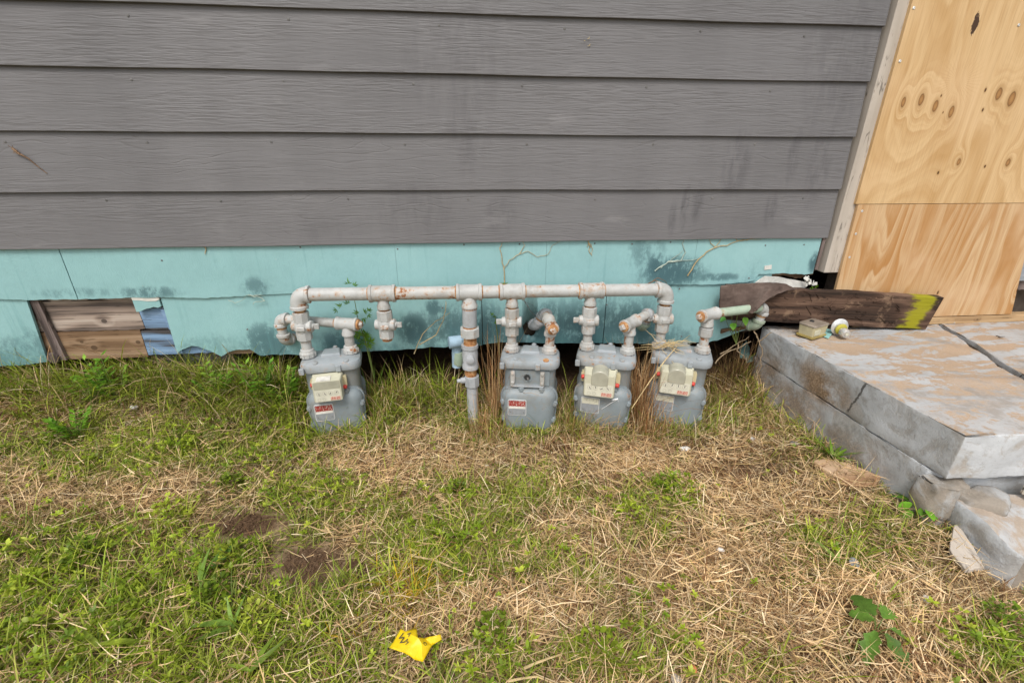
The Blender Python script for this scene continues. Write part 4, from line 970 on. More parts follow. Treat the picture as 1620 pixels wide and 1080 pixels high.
tag(b.build('dried_seed_head', M['dirtywood'], None), 'dried brown seed head stuck on the grey siding', 'dead plant')
b = MB()
for k in range(6): q = at(928 + jit(8), 66 + jit(8), -.0215); b.box(q, (random.uniform(.003, .007), .0006, .0015), Matrix.Rotation(jit(1.5), 3, 'Y'))
tag(b.build('paint_flecks', M['vine'], None), 'small pale flecks on the upper grey siding', 'paint flecks')

#__PART2__
# ------------------------------------------------------------------ grass, weeds, straw
def strips(name, P, H, W, head, tilt, curl, tint, mat, segs=2, twist=None, shape=None, kind='stuff'):
    """many tapered blades in one mesh; every array has one row per blade"""
    n = len(P); k = segs; V = np.zeros((n, 2 * k + 1, 3)); C = np.zeros((n, 2 * k + 1, 4)); C[..., 3] = 1
    dirh = np.stack([np.cos(head), np.sin(head), 0 * head], 1); side = np.stack([-np.sin(head), np.cos(head), 0 * head], 1)
    if twist is not None: side = side * np.cos(twist)[:, None] + np.array([0, 0, 1.]) * np.sin(twist)[:, None]
    pt = P.copy(); shp = shape or (lambda t: 1 - .35 * t)
    for s in range(k + 1):
        t = s / k
        if s > 0:
            a = tilt + curl * (t - .5 / k); st = dirh * np.sin(a)[:, None] + np.array([0, 0, 1.]) * np.cos(a)[:, None]
            pt = pt + st * (H / k)[:, None]
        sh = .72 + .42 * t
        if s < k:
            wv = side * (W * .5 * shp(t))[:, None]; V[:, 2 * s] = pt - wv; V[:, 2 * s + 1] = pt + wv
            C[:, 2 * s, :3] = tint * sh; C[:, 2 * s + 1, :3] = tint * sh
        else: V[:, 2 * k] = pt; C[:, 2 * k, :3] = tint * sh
    V[..., 2] = np.maximum(V[..., 2], hgt(V[..., 0], V[..., 1]) + .001)
    base = (np.arange(n) * (2 * k + 1))[:, None]; tris = []
    for s in range(k - 1): a = 2 * s; tris += [[a, a + 1, a + 3], [a, a + 3, a + 2]]
    a = 2 * (k - 1); tris.append([a, a + 1, a + 2])
    T = (base[:, :, None] + np.array(tris)[None]).reshape(-1)
    me = bpy.data.meshes.new(name); nv = n * (2 * k + 1); nt_ = len(T) // 3
    me.vertices.add(nv); me.vertices.foreach_set('co', V.reshape(-1).astype(np.float32))
    me.loops.add(len(T)); me.loops.foreach_set('vertex_index', T.astype(np.int32))
    me.polygons.add(nt_); me.polygons.foreach_set('loop_start', np.arange(0, 3 * nt_, 3, dtype=np.int32))
    at_ = me.attributes.new('tint', 'FLOAT_COLOR', 'POINT'); at_.data.foreach_set('color', C.reshape(-1).astype(np.float32))
    me.update(calc_edges=True); me.materials.append(mat)
    o = bpy.data.objects.new(name, me); col.objects.link(o)
    if kind: o['kind'] = kind
    return o
def pal(cols, n, var=.18):
    c = np.array([c3(q) for q in cols]); i = rng.integers(0, len(c), n); f = rng.random((n, 1)); j = rng.integers(0, len(c), n)
    return (c[i] * f + c[j] * (1 - f)) * (1 + (rng.random((n, 1)) - .5) * 2 * var)
DRY = [(222, 195, 152), (206, 175, 130), (184, 152, 110), (236, 218, 182), (216, 187, 146), (160, 126, 90), (202, 176, 122)]
BROWN = [(120, 86, 56), (98, 70, 46), (146, 108, 72), (84, 60, 42)]
GREEN = [(138, 150, 50), (114, 132, 40), (160, 168, 68), (102, 124, 44), (182, 182, 90), (148, 160, 62)]
LUSH = [(138, 158, 38), (108, 134, 36), (164, 180, 54), (122, 146, 34), (180, 190, 68)]
OLIVE = [(150, 146, 66), (132, 130, 58), (168, 158, 84), (120, 122, 54)]
# patches seen in the photograph: (pixel x, pixel y, half width m, half depth m, amount)
GB = [(60, 640, .3, .06, .7), (250, 600, .5, .07, .9), (420, 590, .22, .10, 1.), (600, 590, .14, .10, .9), (460, 660, .10, .10, .6), (60, 720, .4, .12, .6), (180, 740, .3, .12, .8), (330, 720, .22, .12, .9),
      (430, 700, .2, .10, 1.), (490, 780, .16, .09, 1.1), (560, 790, .10, .07, .5), (150, 860, .3, .14, .9), (60, 980, .3, .2, 1.1), (250, 930, .3, .14, 1.1), (330, 1000, .3, .14, 1.1), (440, 960, .18, .12, .7),
      (600, 790, .10, .06, .6), (680, 850, .16, .10, .75), (760, 810, .15, .09, .7), (840, 780, .12, .08, .65), (750, 880, .16, .08, .65), (850, 880, .14, .09, .6), (940, 930, .12, .09, .6), (780, 1040, .16, .09, .9), (730, 760, .10, .06, .5),
      (1060, 780, .12, .07, .8), (1040, 850, .10, .06, .5), (930, 770, .1, .06, .5), (1170, 640, .12, .05, .5), (1200, 610, .15, .08, .8), (1290, 850, .14, .07, .7), (1350, 860, .10, .06, .7), (1320, 720, .08, .05, .6), (1140, 960, .07, .05, .6),
      (1560, 1030, .15, .09, .9), (1450, 800, .06, .05, .8), (1400, 830, .07, .05, .5), (1180, 1050, .14, .06, .6), (1010, 1030, .12, .06, .6), (900, 1030, .1, .06, .4), (640, 920, .08, .06, .6), (700, 660, .1, .05, .4), (1230, 900, .09, .05, .4), (880, 700, .1, .04, .3), (560, 900, .1, .08, .5), (540, 1050, .12, .08, .6)]
DB = [(100, 670, .5, .07, .9), (250, 665, .25, .05, 1.), (390, 620, .12, .04, .5), (300, 800, .22, .08, .8), (90, 800, .2, .06, .5), (560, 700, .14, .10, .6), (640, 720, .18, .09, .7), (700, 680, .16, .06, .7), (900, 700, .3, .05, .6), (1000, 720, .2, .08, .6),
      (1150, 760, .22, .10, .9), (1250, 780, .2, .10, .7), (1100, 900, .25, .10, .7), (1250, 980, .3, .12, .9), (1450, 960, .25, .15, .9), (1400, 1060, .3, .1, .9), (860, 960, .22, .08, .7), (820, 1000, .2, .07, .6), (540, 840, .08, .10, .7), (600, 970, .12, .06, .5), (1340, 960, .2, .1, .5), (950, 1060, .15, .05, .5)]
CB = [(400, 745, .12, .05, .8), (330, 690, .10, .05, .8), (110, 770, .16, .05, .7), (230, 830, .14, .06, .7), (60, 880, .16, .07, .8), (130, 940, .2, .08, .9), (360, 960, .12, .07, .7), (450, 680, .08, .05, .9), (230, 730, .14, .05, .8), (490, 775, .13, .065, 1.1), (420, 700, .14, .06, .8), (350, 710, .14, .06, .7), (160, 870, .22, .10, .8), (250, 900, .2, .09, .7), (420, 585, .10, .05, .9), (120, 600, .14, .05, .8), (300, 590, .1, .04, .6), (60, 1010, .2, .12, .8), (220, 990, .2, .1, .6), (740, 780, .10, .05, .6), (740, 850, .10, .06, .6),
      (1060, 775, .09, .05, .8), (980, 800, .1, .05, .5), (770, 1030, .1, .07, .7), (620, 1000, .08, .05, .4), (1560, 1020, .13, .07, .8), (1450, 800, .05, .03, .9), (1040, 960, .08, .06, .4), (1290, 850, .08, .04, .4), (1020, 1000, .08, .05, .5), (60, 710, .14, .06, .6), (180, 760, .16, .06, .6), (1180, 600, .1, .04, .5), (880, 850, .08, .05, .4)]
YB = [(640, 925, .075, .085, 1.), (600, 910, .03, .04, .6), (545, 995, .03, .03, .7)]
SOILB = [(487, 882, .066, .050, 1.), (388, 828, .080, .042, .95), (560, 880, .03, .03, .6), (375, 850, .03, .02, .8), (1180, 742, .10, .03, .35)]
BRB = [(1180, 745, .14, .05, 1.), (80, 690, .25, .04, .4), (1100, 700, .12, .03, .7), (880, 705, .10, .03, .6), (1230, 730, .1, .04, .6), (330, 640, .2, .03, .4), (1600, 1060, .2, .06, .3)]
def field(bl, x, y):
    f = np.zeros_like(x)
    for px, py, a, b, k in bl:
        q = gp(px, py, -.03); f = np.maximum(f, k * np.exp(-((x - q.x) / a) ** 2 - ((y - q.y) / b) ** 2))
    return f
_ph = rng.random((24, 3)) * 6.28; _fr = rng.normal(size=(24, 2))
def fbm(x, y, s=1., o=0):
    f = np.zeros_like(x)
    for i in range(8):
        w_ = s * (3. + 2.2 * i); d = _fr[(i + o) % 24] / np.linalg.norm(_fr[(i + o) % 24])
        f += np.sin(w_ * (x * d[0] + y * d[1]) + _ph[(i + o) % 24, 0] + 1.6 * np.sin(w_ * .6 * (y * d[0] - x * d[1]) + _ph[(i + o) % 24, 1])) / (1 + .35 * i)
    return f / 2.6
def blocked(x, y, m=0.):
    b = (x > 1.236 + .05 * np.clip(-y / .8, 0, 1) - m) & (y > -.81 - m)
    b |= (x > 1.318 - m) & (y > -1.03 - m)
    for o in MET:
        lx = x - o.location.x; ly = y - o.location.y; a = -o.rotation_euler.z; u = lx * np.cos(a) - ly * np.sin(a); v = lx * np.sin(a) + ly * np.cos(a)
        b |= (np.abs(u) < .105 + m) & (np.abs(v) < .097 + m)
    b |= y > .055 + .03 * np.sin(x * 9)
    return b
def scatter(n, dens, x0=-2.9, x1=2.3, y0=-1.62, y1=.12, m=0.):
    x = rng.uniform(x0, x1, n); y = rng.uniform(y0, y1, n)
    inview = (np.abs(x + .05) < 1.12 + (y + 1.25) * 1.05)          # thinner where the photograph does not look
    pr = dens(x, y) * np.where(inview, 1., .45)
    k = (rng.random(n) < pr) & ~blocked(x, y, m); return x[k], y[k]
def green(x, y):
    v = .36 + .34 * fbm(x, y, 1.2) + .22 * fbm(x, y, 3.4, 4) + .24 * fbm(x, y, 8.5, 14) + .95 * field(GB, x, y) - .85 * field(DB, x, y)
    t = np.clip((v + .05) / .95, 0, 1); return t * t * (3 - 2 * t)
SOILX = [(px, py, a * 1.32, b * 1.3, k) for px, py, a, b, k in SOILB]
soil = lambda x, y: np.clip(field(SOILX, x, y) * 1.5 + .12 * fbm(x, y, 5., 3), 0, 1)
TAU = 2 * math.pi
# dead thatch, lying
x, y = scatter(400000, lambda x, y: np.clip(.95 - .72 * green(x, y), .2, 1) * np.maximum((1 - soil(x, y)) ** 3, .045))
n = len(x); br = field(BRB, x, y); tint = pal(DRY, n); bsel = rng.random(n) < np.clip(.16 + .8 * br, 0, .95); tint[bsel] = pal(BROWN, int(bsel.sum()))
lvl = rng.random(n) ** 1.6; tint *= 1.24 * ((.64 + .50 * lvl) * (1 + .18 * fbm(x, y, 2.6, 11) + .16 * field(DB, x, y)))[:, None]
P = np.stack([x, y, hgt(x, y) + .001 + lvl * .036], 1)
flow = 1.3 * fbm(x, y, .8, 5) + rng.normal(0, 1.0, n) + rng.integers(0, 2, n) * math.pi
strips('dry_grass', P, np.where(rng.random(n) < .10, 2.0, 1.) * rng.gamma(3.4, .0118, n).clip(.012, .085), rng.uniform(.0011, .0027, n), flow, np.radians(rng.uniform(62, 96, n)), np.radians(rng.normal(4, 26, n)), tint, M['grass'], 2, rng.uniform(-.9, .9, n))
# upright dry tufts
x, y = scatter(60000, lambda x, y: np.clip(.12 + .75 * field(DB, x, y) + .25 * fbm(x, y, 2.4, 9), .03, .9) * (1 - soil(x, y)) ** 2)
cx_, cy_ = x, y; x = np.repeat(x, 1); n = len(x); tint = pal(DRY, n, .15)
P = np.stack([x, y, hgt(x, y)], 1)
strips('dry_tufts', P, rng.gamma(5., .011, n).clip(.02, .12), rng.uniform(.0012, .0026, n), 2.2 * fbm(x, y, 3.2, 2) + rng.normal(0, .8, n), np.radians(rng.uniform(18, 70, n)), np.radians(rng.normal(30, 25, n)), tint, M['grass'], 3, rng.uniform(-.5, .5, n))
# short green grass through the thatch
x, y = scatter(230000, lambda x, y: np.clip(green(x, y) * 1.0, .05, 1) * (1 - soil(x, y)) ** 3 * (1 - .45 * np.clip(field(CB, x, y), 0, 1)))
n = len(x); lush = rng.random(n) < np.clip(field(GB, x, y) * .55, 0, .7); tint = pal(GREEN, n); tint[lush] = pal(LUSH, int(lush.sum())); tint *= (1 + .24 * fbm(x, y, 3., 13))[:, None] * 1.0
ol = (x > .85) & (x < 1.3) & (y > -.45); tint[ol] = pal(OLIVE, int(ol.sum()))
ye = rng.random(n) < field(YB, x, y) * .75; tint[ye] = pal([(196, 164, 40), (214, 178, 44), (170, 150, 50)], int(ye.sum()))
wallside = np.exp(-((y + .02) / .10) ** 2) * (x < 1.1)
ht = rng.gamma(3.6, .0108, n) * (1 + 1.0 * wallside * field(GB, x, y) + .45 * field(GB, x, y))
P = np.stack([x, y, hgt(x, y)], 1)
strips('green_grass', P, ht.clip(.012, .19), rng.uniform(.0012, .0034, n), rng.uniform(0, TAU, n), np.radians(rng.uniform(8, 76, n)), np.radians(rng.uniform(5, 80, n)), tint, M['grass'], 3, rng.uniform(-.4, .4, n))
# clumps: tufts of blades that spring from one root, green and dry
def tufts(name, count, dens, per, L0, W0, cols, seed_cols=None, spread=.010, tl=(10, 75), lift=1.):
    x, y = scatter(count, dens, m=.02); m_ = len(x); k = rng.integers(per[0], per[1], m_); big = np.repeat(rng.uniform(.6, 1.35, m_), k)
    X_ = np.repeat(x, k); Y_ = np.repeat(y, k); n = len(X_); t = np.repeat(pal(cols, m_, .12), k, 0) * rng.uniform(.78, 1.2, (n, 1)); a = rng.uniform(0, TAU, n)
    X_ = X_ + spread * rng.random(n) * np.cos(a) * big; Y_ = Y_ + spread * rng.random(n) * np.sin(a) * big
    return strips(name, np.stack([X_, Y_, hgt(X_, Y_)], 1), L0 * big * rng.uniform(.45, 1.1, n), rng.uniform(W0[0], W0[1], n), a + rng.normal(0, .5, n), np.radians(rng.uniform(tl[0], tl[1], n)), np.radians(rng.normal(38, 26, n)), t, M['grass'], 4, rng.uniform(-.4, .4, n))
tufts('grass_tufts', 1500, lambda x, y: np.clip(1.0 * field(GB, x, y) * green(x, y) + .06, 0, 1) * (1 - soil(x, y)) ** 3, (14, 40), .072, (.0018, .0050), LUSH + GREEN, spread=.014)
tufts('straw_tufts', 1100, lambda x, y: np.clip(.9 * field(DB, x, y) + .10, 0, 1) * (1 - soil(x, y)) ** 3, (22, 60), .066, (.0014, .0030), [(238, 213, 168), (224, 192, 148), (208, 172, 130), (240, 222, 188)], spread=.016, tl=(35, 88))
# leafy clumps: low domes of lobed leaves
cx, cy = scatter(1200, lambda x, y: np.clip(field(CB, x, y) ** 1.1 * 1.2, 0, 1) * (1 - soil(x, y)) ** 3, m=.03); m_ = len(cx); per = rng.integers(70, 190, m_); rad = rng.uniform(.022, .058, m_); top_ = rad * rng.uniform(.85, 1.45, m_)
R1 = np.repeat(rad, per); n = len(R1); u = np.sqrt(rng.random(n)); a = rng.uniform(0, TAU, n); X_ = np.repeat(cx, per) + R1 * u * np.cos(a); Y_ = np.repeat(cy, per) + R1 * u * np.sin(a)
hh = np.repeat(top_, per) * (1 - u ** 2) * rng.uniform(.25, 1.1, n) + .012; t = np.repeat(pal(LUSH, m_, .2), per, 0) * (.50 + .58 * rng.random((n, 1)))
L1 = rng.uniform(.008, .0185, n); strips('leafy_clumps', np.stack([X_, Y_, hgt(X_, Y_) + hh], 1), L1, L1 * rng.uniform(.28, .60, n), a + rng.normal(0, 1.1, n), np.radians(rng.uniform(35, 98, n)), np.radians(rng.normal(22, 18, n)), t, M['leaf'], 3, rng.normal(0, .4, n), lambda t: .25 + 2.3 * t * (1 - t) * 1.6)
# small leafy weeds between the grass: trefoil and feathery leaflets
x, y = scatter(20000, lambda x, y: np.clip(1.0 * field(CB, x, y) + .10 * np.clip(fbm(x, y, 2., 7), 0, 1) + .06 * green(x, y), 0, 1) * (1 - soil(x, y)))
n0 = len(x); nl = 7; h0 = rng.uniform(.008, .055, n0) * (1 + .6 * np.clip(field(CB, x, y), 0, 1)); a0 = rng.uniform(0, TAU, n0); sz = rng.uniform(.007, .017, n0)
x = np.repeat(x, nl); y = np.repeat(y, nl); h0 = np.repeat(h0, nl); sz = np.repeat(sz, nl) * rng.uniform(.7, 1.2, n0 * nl)
head = np.repeat(a0, nl) + np.tile(np.arange(nl) * TAU / nl * .86, n0) + rng.normal(0, .25, n0 * nl); n = n0 * nl
tint = np.repeat(pal(LUSH, n0, .2), nl, 0) * rng.uniform(.85, 1.15, (n, 1)); P = np.stack([x, y, hgt(x, y) + h0], 1)
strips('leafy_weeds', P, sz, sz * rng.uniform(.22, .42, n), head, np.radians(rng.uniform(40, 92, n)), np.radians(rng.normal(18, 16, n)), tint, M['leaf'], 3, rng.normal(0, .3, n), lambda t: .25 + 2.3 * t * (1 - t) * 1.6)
# lush taller grass along the foot of the wall and round the meters
WB = [(-1.95, -.04, .25, .07, .7), (-1.55, -.05, .16, .07, 1.1), (-1.30, -.03, .22, .07, 1.2), (-1.05, -.04, .16, .07, 1.2), (-.82, -.05, .16, .09, 1.4), (-1.2, .01, .8, .035, 1.2), (-.66, -.12, .05, .10, .9), (-.36, -.06, .10, .09, 1.3), (-.36, -.20, .06, .10, .8), (-.20, -.03, .12, .06, .9), (-.05, -.06, .05, .06, .5), (.09, -.16, .05, .08, .5), (.37, -.16, .04, .10, .9), (.37, -.05, .10, .04, .4), (.66, -.18, .04, .10, .5), (1.0, -.14, .12, .07, .8), (1.2, -.15, .05, .12, .8),
      (-.50, -.235, .13, .026, 1.2), (.22, -.262, .13, .026, 1.), (.50, -.285, .13, .028, 1.), (.80, -.295, .14, .032, 1.), (0., -.2, .06, .04, .4), (1.24, -.40, .03, .3, .5)]
def wfield(x, y):
    f = np.zeros_like(x)
    for cx, cy, a, b, k in WB: f = np.maximum(f, k * np.exp(-((x - cx) / a) ** 2 - ((y - cy) / b) ** 2))
    return f
x, y = scatter(110000, lambda x, y: np.clip(wfield(x, y), 0, 1), y0=-.5, y1=.10, m=-.003)
n = len(x); tint = pal(GREEN + LUSH, n); dr = rng.random(n) < np.where(x > .3, .45, .22); tint[dr] = pal(DRY, int(dr.sum())); tint *= rng.uniform(.6, 1.1, (n, 1))
front = ((y < -.2) & (x < .95)) | (x > .95)
strips('tall_grass', np.stack([x, y, hgt(x, y)], 1), np.where(front, .75, np.where(x < -.62, 1.18, 1.)) * rng.gamma(6., .0195, n).clip(.03, .23), rng.uniform(.0015, .0042, n), rng.uniform(0, TAU, n), np.radians(rng.uniform(3, 38, n)), np.radians(rng.uniform(20, 105, n)), tint, M['grass'], 4, rng.uniform(-.3, .3, n))

# clumps of dead stalks between the meters: each one thing
def dry_clump(name, cx, cy, h, n, spread, label, lean=(0, 0), cols=None, w=(.0012, .0030), h_lo=.35, fan=14):
    n = int(n * .66); fan = fan * 1.6; spread = (spread[0] * 1.2, spread[1] * 1.2)
    x = cx + rng.normal(0, spread[0], n); y = cy + rng.normal(0, spread[1], n); L_ = h * rng.uniform(h_lo, 1.05, n)
    tint = pal(cols or [(178, 136, 92), (202, 166, 118), (150, 110, 72), (222, 194, 150), (124, 88, 58), (190, 152, 108), (170, 120, 76)], n)
    head = np.arctan2(lean[1] + rng.normal(0, .4, n), lean[0] + rng.normal(0, .4, n))
    o = strips(name, np.stack([x, y, hgt(x, y) - .004], 1), L_, rng.uniform(w[0], w[1], n), head, np.radians(np.abs(rng.normal(0, fan, n))), np.radians(rng.normal(6, 40, n)), tint, M['grass'], 5, rng.uniform(-.6, .6, n), None, None)
    return tag(o, label, 'dry grass', 'clumps of dead stalks among the pipes')
dry_clump('dry_grass_clump', .672, -.165, .37, 620, (.024, .040), 'tall reddish dead stalks filling the gap between the two right meters', (.1, -.1), fan=10)
dry_clump('dry_grass_clump', .664, -.27, .22, 300, (.026, .03), 'shorter dead stalks fanning out at the foot of the right meter gap', (-.2, -.5), fan=28)
dry_clump('dry_grass_clump', .085, -.125, .42, 190, (.012, .02), 'reddish dead stalks standing right of the riser pipe', (.15, -.1), fan=9)
dry_clump('dry_grass_clump', .065, -.22, .20, 230, (.028, .03), 'bushy dead grass round the foot of the riser pipe', (-.1, -.5), fan=26)
dry_clump('dry_grass_clump', .372, -.27, .20, 260, (.018, .04), 'dead and green stalks between the index less meter and its right neighbour', (.3, -.3), [(176, 140, 92), (120, 124, 52), (150, 112, 70)], fan=26)
dry_clump('dry_grass_clump', 1.10, -.07, .20, 420, (.075, .035), 'tangled dead stems below the felt flap', (-.2, -.2), [(186, 160, 104), (140, 108, 66), (96, 70, 44)], fan=45)
dry_clump('dry_grass_clump', -.36, -.05, .20, 260, (.055, .025), 'dead seed stems under the skirting right of the left meter', (.2, -.1), [(196, 160, 112), (150, 112, 74)], fan=32)
dry_clump('dry_grass_clump', -1.72, -.05, .13, 260, (.14, .04), 'tangled rusty brown stems below the skirting at far left', (.2, -.2), [(150, 96, 64), (186, 140, 100), (120, 80, 54)], fan=55)
# dead tendrils over the shoulder of the right meter
b = MB(); q0 = Vector((.742, -.165, .262))
for k in range(34):
    p0 = q0 + Vector((jit(.03), jit(.02), jit(.012) + .004)); d = Vector((random.uniform(.02, .12), random.uniform(-.05, .02), random.uniform(-.05, .035))) * (1 if k % 4 else -1)
    b.tube([p0, p0 + d * .5 + Vector((jit(.01), jit(.01), random.uniform(0, .012))), p0 + d], [.0013, .0011, .0005], 4)
b.tube([(.60, -.27, .06), (.655, -.27, .17), (.72, -.24, .245), (.80, -.17, .278), (.87, -.11, .285)], [.0022, .0022, .0018, .0015, .0008], 5)
tag(b.build('dead_tendrils', M['straw'], None), 'straw coloured dead tendrils lying over the right meter top', 'dead stems')

for pts, lab in (([(1192, 524, -.10), (1200, 535, -.12), (1206, 555, -.13), (1203, 580, -.14), (1196, 600, -.15)], 'pale root hanging below the green elbow beside the porch'),
        ([(1200, 540, -.11), (1212, 532, -.12), (1222, 526, -.12)], 'short forked root leaning on the porch corner'), ([(1168, 545, -.09), (1166, 556, -.10), (1176, 562, -.11), (1182, 575, -.12)], 'crooked root in the dark gap left of the porch'),
        ([(1130, 575, -.10), (1150, 556, -.09), (1172, 548, -.08), (1188, 540, -.08)], 'long dark stem arching under the skirting corner'), ([(1140, 560, -.08), (1160, 548, -.06), (1185, 532, -.05)], 'thin stem beneath the brown wood strip')):
    b = MB(); raw = [at(*q) for q in pts]; qq = []
    for i in range(len(raw) - 1):
        for k in range(4): v = raw[i].lerp(raw[i + 1], k / 4); qq.append(v + Vector((jit(.003), jit(.003), jit(.003))))
    qq.append(raw[-1]); b.tube(qq, [.0026 * (1.1 - .6 * i / len(qq)) for i in range(len(qq))], 6); tag(b.build('dead_root', M['root'], None), lab, 'dead root', 'dead roots beside the porch')
dry_clump('dry_grass_clump', 1.16, -.005, .24, 420, (.045, .018), 'dark dead stems standing in the gap left of the porch', (-.1, -.3), [(150, 120, 80), (110, 84, 56), (90, 66, 46)], fan=40)
# long dry stalks lying on the grass
def stalk(pts, label, r=.0022, z=.012, ear=False, mat=None):
    pp = [gp(px, py, 0) for px, py in pts]; q = []
    for i in range(len(pp) - 1):
        for k in range(4): q.append(pp[i].lerp(pp[i + 1], k / 4))
    q.append(pp[-1])
    for k, v in enumerate(q): v.z = hz(v.x, v.y) + z + .018 + .004 * math.sin(k * .5 + pts[0][0]) ; v.x += jit(.0015)
    b = MB(); n = len(q); b.tube(q, [r * (1.1 - .6 * i / n) for i in range(n)], 5)
    if ear:
        for k in range(12): t = q[0].lerp(q[1], k / 6.); b.tube([t, t + Vector((jit(.008), jit(.008), .004))], [.0018, .0004], 4)
    tag(b.build('straw_stalk', mat or M['straw'], None), label, 'dry stalk', 'long dry stalks lying on the grass')
for pts, lab, r, ear in (([(645, 858), (681, 867), (747, 898)], 'pale stalk with a seed ear lying right of the bare soil', .0028, True), ([(621, 906), (660, 885), (697, 860)], 'thin stalk crossing above the yellow sprayed grass', .0018, False),
    ([(648, 993), (670, 985), (700, 958), (725, 935)], 'stalk rising from the yellow tape towards the upper right', .0022, False), ([(688, 972), (747, 1002)], 'short stalk slanting right above the yellow tape', .0018, False),
    ([(910, 839), (955, 878), (1010, 897), (1091, 922)], 'long straw across the middle of the lawn', .0024, False), ([(829, 1041), (860, 1032), (888, 1021)], 'pale straw near the bottom edge in the middle', .0026, False),
    ([(805, 1062), (850, 1055), (875, 1062)], 'curved straw on the green patch at the bottom', .0022, False), ([(217, 810), (265, 800), (318, 790)], 'thick pale stalk left of the bare soil', .0032, False),
    ([(425, 698), (440, 668), (460, 637)], 'upright pale stalk leaning left of the left meter', .0034, False), ([(1156, 1046), (1168, 970), (1176, 924), (1192, 883)], 'very long straight stalk at the lower right', .0018, False),
    ([(1091, 922), (1160, 950), (1233, 981)], 'straw in the tan patch below the right meters', .0022, False), ([(1064, 710), (1100, 728), (1144, 752)], 'straight stalk right below the white litter', .0020, False),
    ([(1083, 703), (1088, 720), (1089, 743)], 'white stalk hanging down from the litter', .0020, False), ([(0, 592), (30, 590), (62, 587)], 'pale reed at the far left below the skirting', .0032, False),
    ([(20, 650), (60, 625), (95, 590)], 'leaning reed at the far left edge', .0022, False), ([(55, 700), (120, 678), (190, 668)], 'horizontal straw on the tan patch at left', .0024, False), ([(185, 585), (205, 610), (212, 630)], 'bent straw under the broken skirting', .0036, False),
    ([(600, 1050), (640, 1060), (680, 1075)], 'straw just below the yellow tape', .002, False), ([(290, 665), (330, 640), (352, 615)], 'slanted straw at the edge of the tan patch', .002, False), ([(860, 905), (900, 890), (930, 868)], 'short straw right of the centre of the lawn', .002, False),
    ([(225, 1005), (245, 960), (252, 940)], 'grey stalk in the weeds at lower left', .0024, False), ([(375, 1045), (390, 1015), (402, 1000)], 'pale broken stalk by the broad blades at lower left', .003, False), ([(700, 1075), (725, 1000), (735, 960)], 'upright straw right of the yellow tape', .0018, False),
    ([(1400, 870), (1440, 885), (1480, 905)], 'straw beside the porch footing at right', .0022, False), ([(1290, 1000), (1340, 1030), (1370, 1060)], 'straw left of the big dock leaves', .0024, False), ([(1010, 1075), (1060, 1040), (1100, 1000)], 'thin straw at the bottom right of centre', .0018, False)):
    stalk(pts, lab, r, .012, ear)

# ------------------------------------------------------------------ plants with leaves one can tell apart
def leaf_mesh(L_, W_, shape='oval', curl=.5, fold=.18):
    b = MB(); n = 7; rows = []
    for i in range(n + 1):
        t = i / n
        if shape == 'oval': w_ = W_ * .5 * math.sin(math.pi * (t * .94 + .03)) ** .8
        elif shape == 'heart': w_ = W_ * .5 * (math.sin(math.pi * min(1, t ** .62)) ** .8 + (.25 if t < .1 else 0))
        elif shape == 'tooth': w_ = W_ * .5 * math.sin(math.pi * (t * .94 + .03)) ** .7 * (1 + .22 * (-1) ** i)
        else: w_ = W_ * .5 * (min(1., .35 + t * 2.2)) * (1 - t ** 2.2)
        xx = L_ * t; zz = -curl * L_ * t * t * .5
        rows.append([(xx, -w_, zz + fold * w_), (xx, 0, zz), (xx, w_, zz + fold * w_)])
    vs = [p for r in rows for p in r]; fs = []
    for i in range(n):
        for j in range(2): fs.append((i * 3 + j, i * 3 + j + 1, (i + 1) * 3 + j + 1, (i + 1) * 3 + j))
    return b.add(vs, fs)
LEAFM = {}
def leafmat(c):
    if c not in LEAFM: LEAFM[c] = m_leaf('leaf_green_%d' % len(LEAFM), False, c3(c), .38, .38)
    return LEAFM[c]
def plant(name, loc, label, cat, leaves, shape='oval', colr=(110, 150, 48), group=None, stems=True, var=.3):
    """leaves: (azimuth deg, reach along the stem, stem height, leaf length, width, droop deg)"""
    r = thing(name, loc, label, cat, group); sm = MB(); cols_ = [colr, tuple(int(c * .86) for c in colr), tuple(min(255, int(c * 1.12)) for c in colr)]
    for k, (a, reach, h_, L_, W_, dr) in enumerate(leaves):
        a_ = R_(a); p = Vector((reach * math.cos(a_), reach * math.sin(a_), h_))
        if stems: sm.tube([(0, 0, -.004), (p.x * .4, p.y * .4, p.z * .7), p], [.0016, .0014, .0009], 5)
        o = leaf_mesh(L_, W_, shape, random.uniform(.2, .7), random.uniform(.1, .4)).build('leaf', leafmat(cols_[k % 3]), r, ang=180)
        o.location = p; o.rotation_euler = (jit(.35), R_(dr), a_)
    if stems and sm.v: sm.build('stem', M['stem'], r)
    return r
def ground_at(px, py): q = gp(px, py, -.03); return (q.x, q.y, hz(q.x, q.y))
def ring(n, reach, h_, L_, W_, dr, a0=0., sp=360.):
    return [(a0 + sp * i / n + jit(14), reach * random.uniform(.5, 1.2), h_ * random.uniform(.6, 1.2), L_ * random.uniform(.7, 1.15), W_ * random.uniform(.8, 1.15), dr + jit(18)) for i in range(n)]
WEEDS = 'broad leaved weeds in the lawn'
plant('dock_weed', ground_at(1385, 1000), 'dock weed with large toothed leaves at the lower right', 'weed', [(215, .022, .050, .072, .032, 16), (95, .014, .062, .056, .042, -8), (30, .016, .060, .050, .034, 6), (150, .012, .062, .045, .036, 2), (280, .016, .045, .074, .030, 18), (330, .02, .05, .045, .026, 18)], 'tooth', (98, 134, 54), WEEDS)
plant('broadleaf_weed', ground_at(190, 668), 'two leaved seedling on the tan patch below the broken skirting', 'weed', [(160, .012, .060, .045, .026, 12), (20, .012, .064, .042, .026, 10), (80, .006, .05, .03, .018, -20), (270, .010, .03, .03, .02, 20)], 'oval', (110, 150, 52), WEEDS)
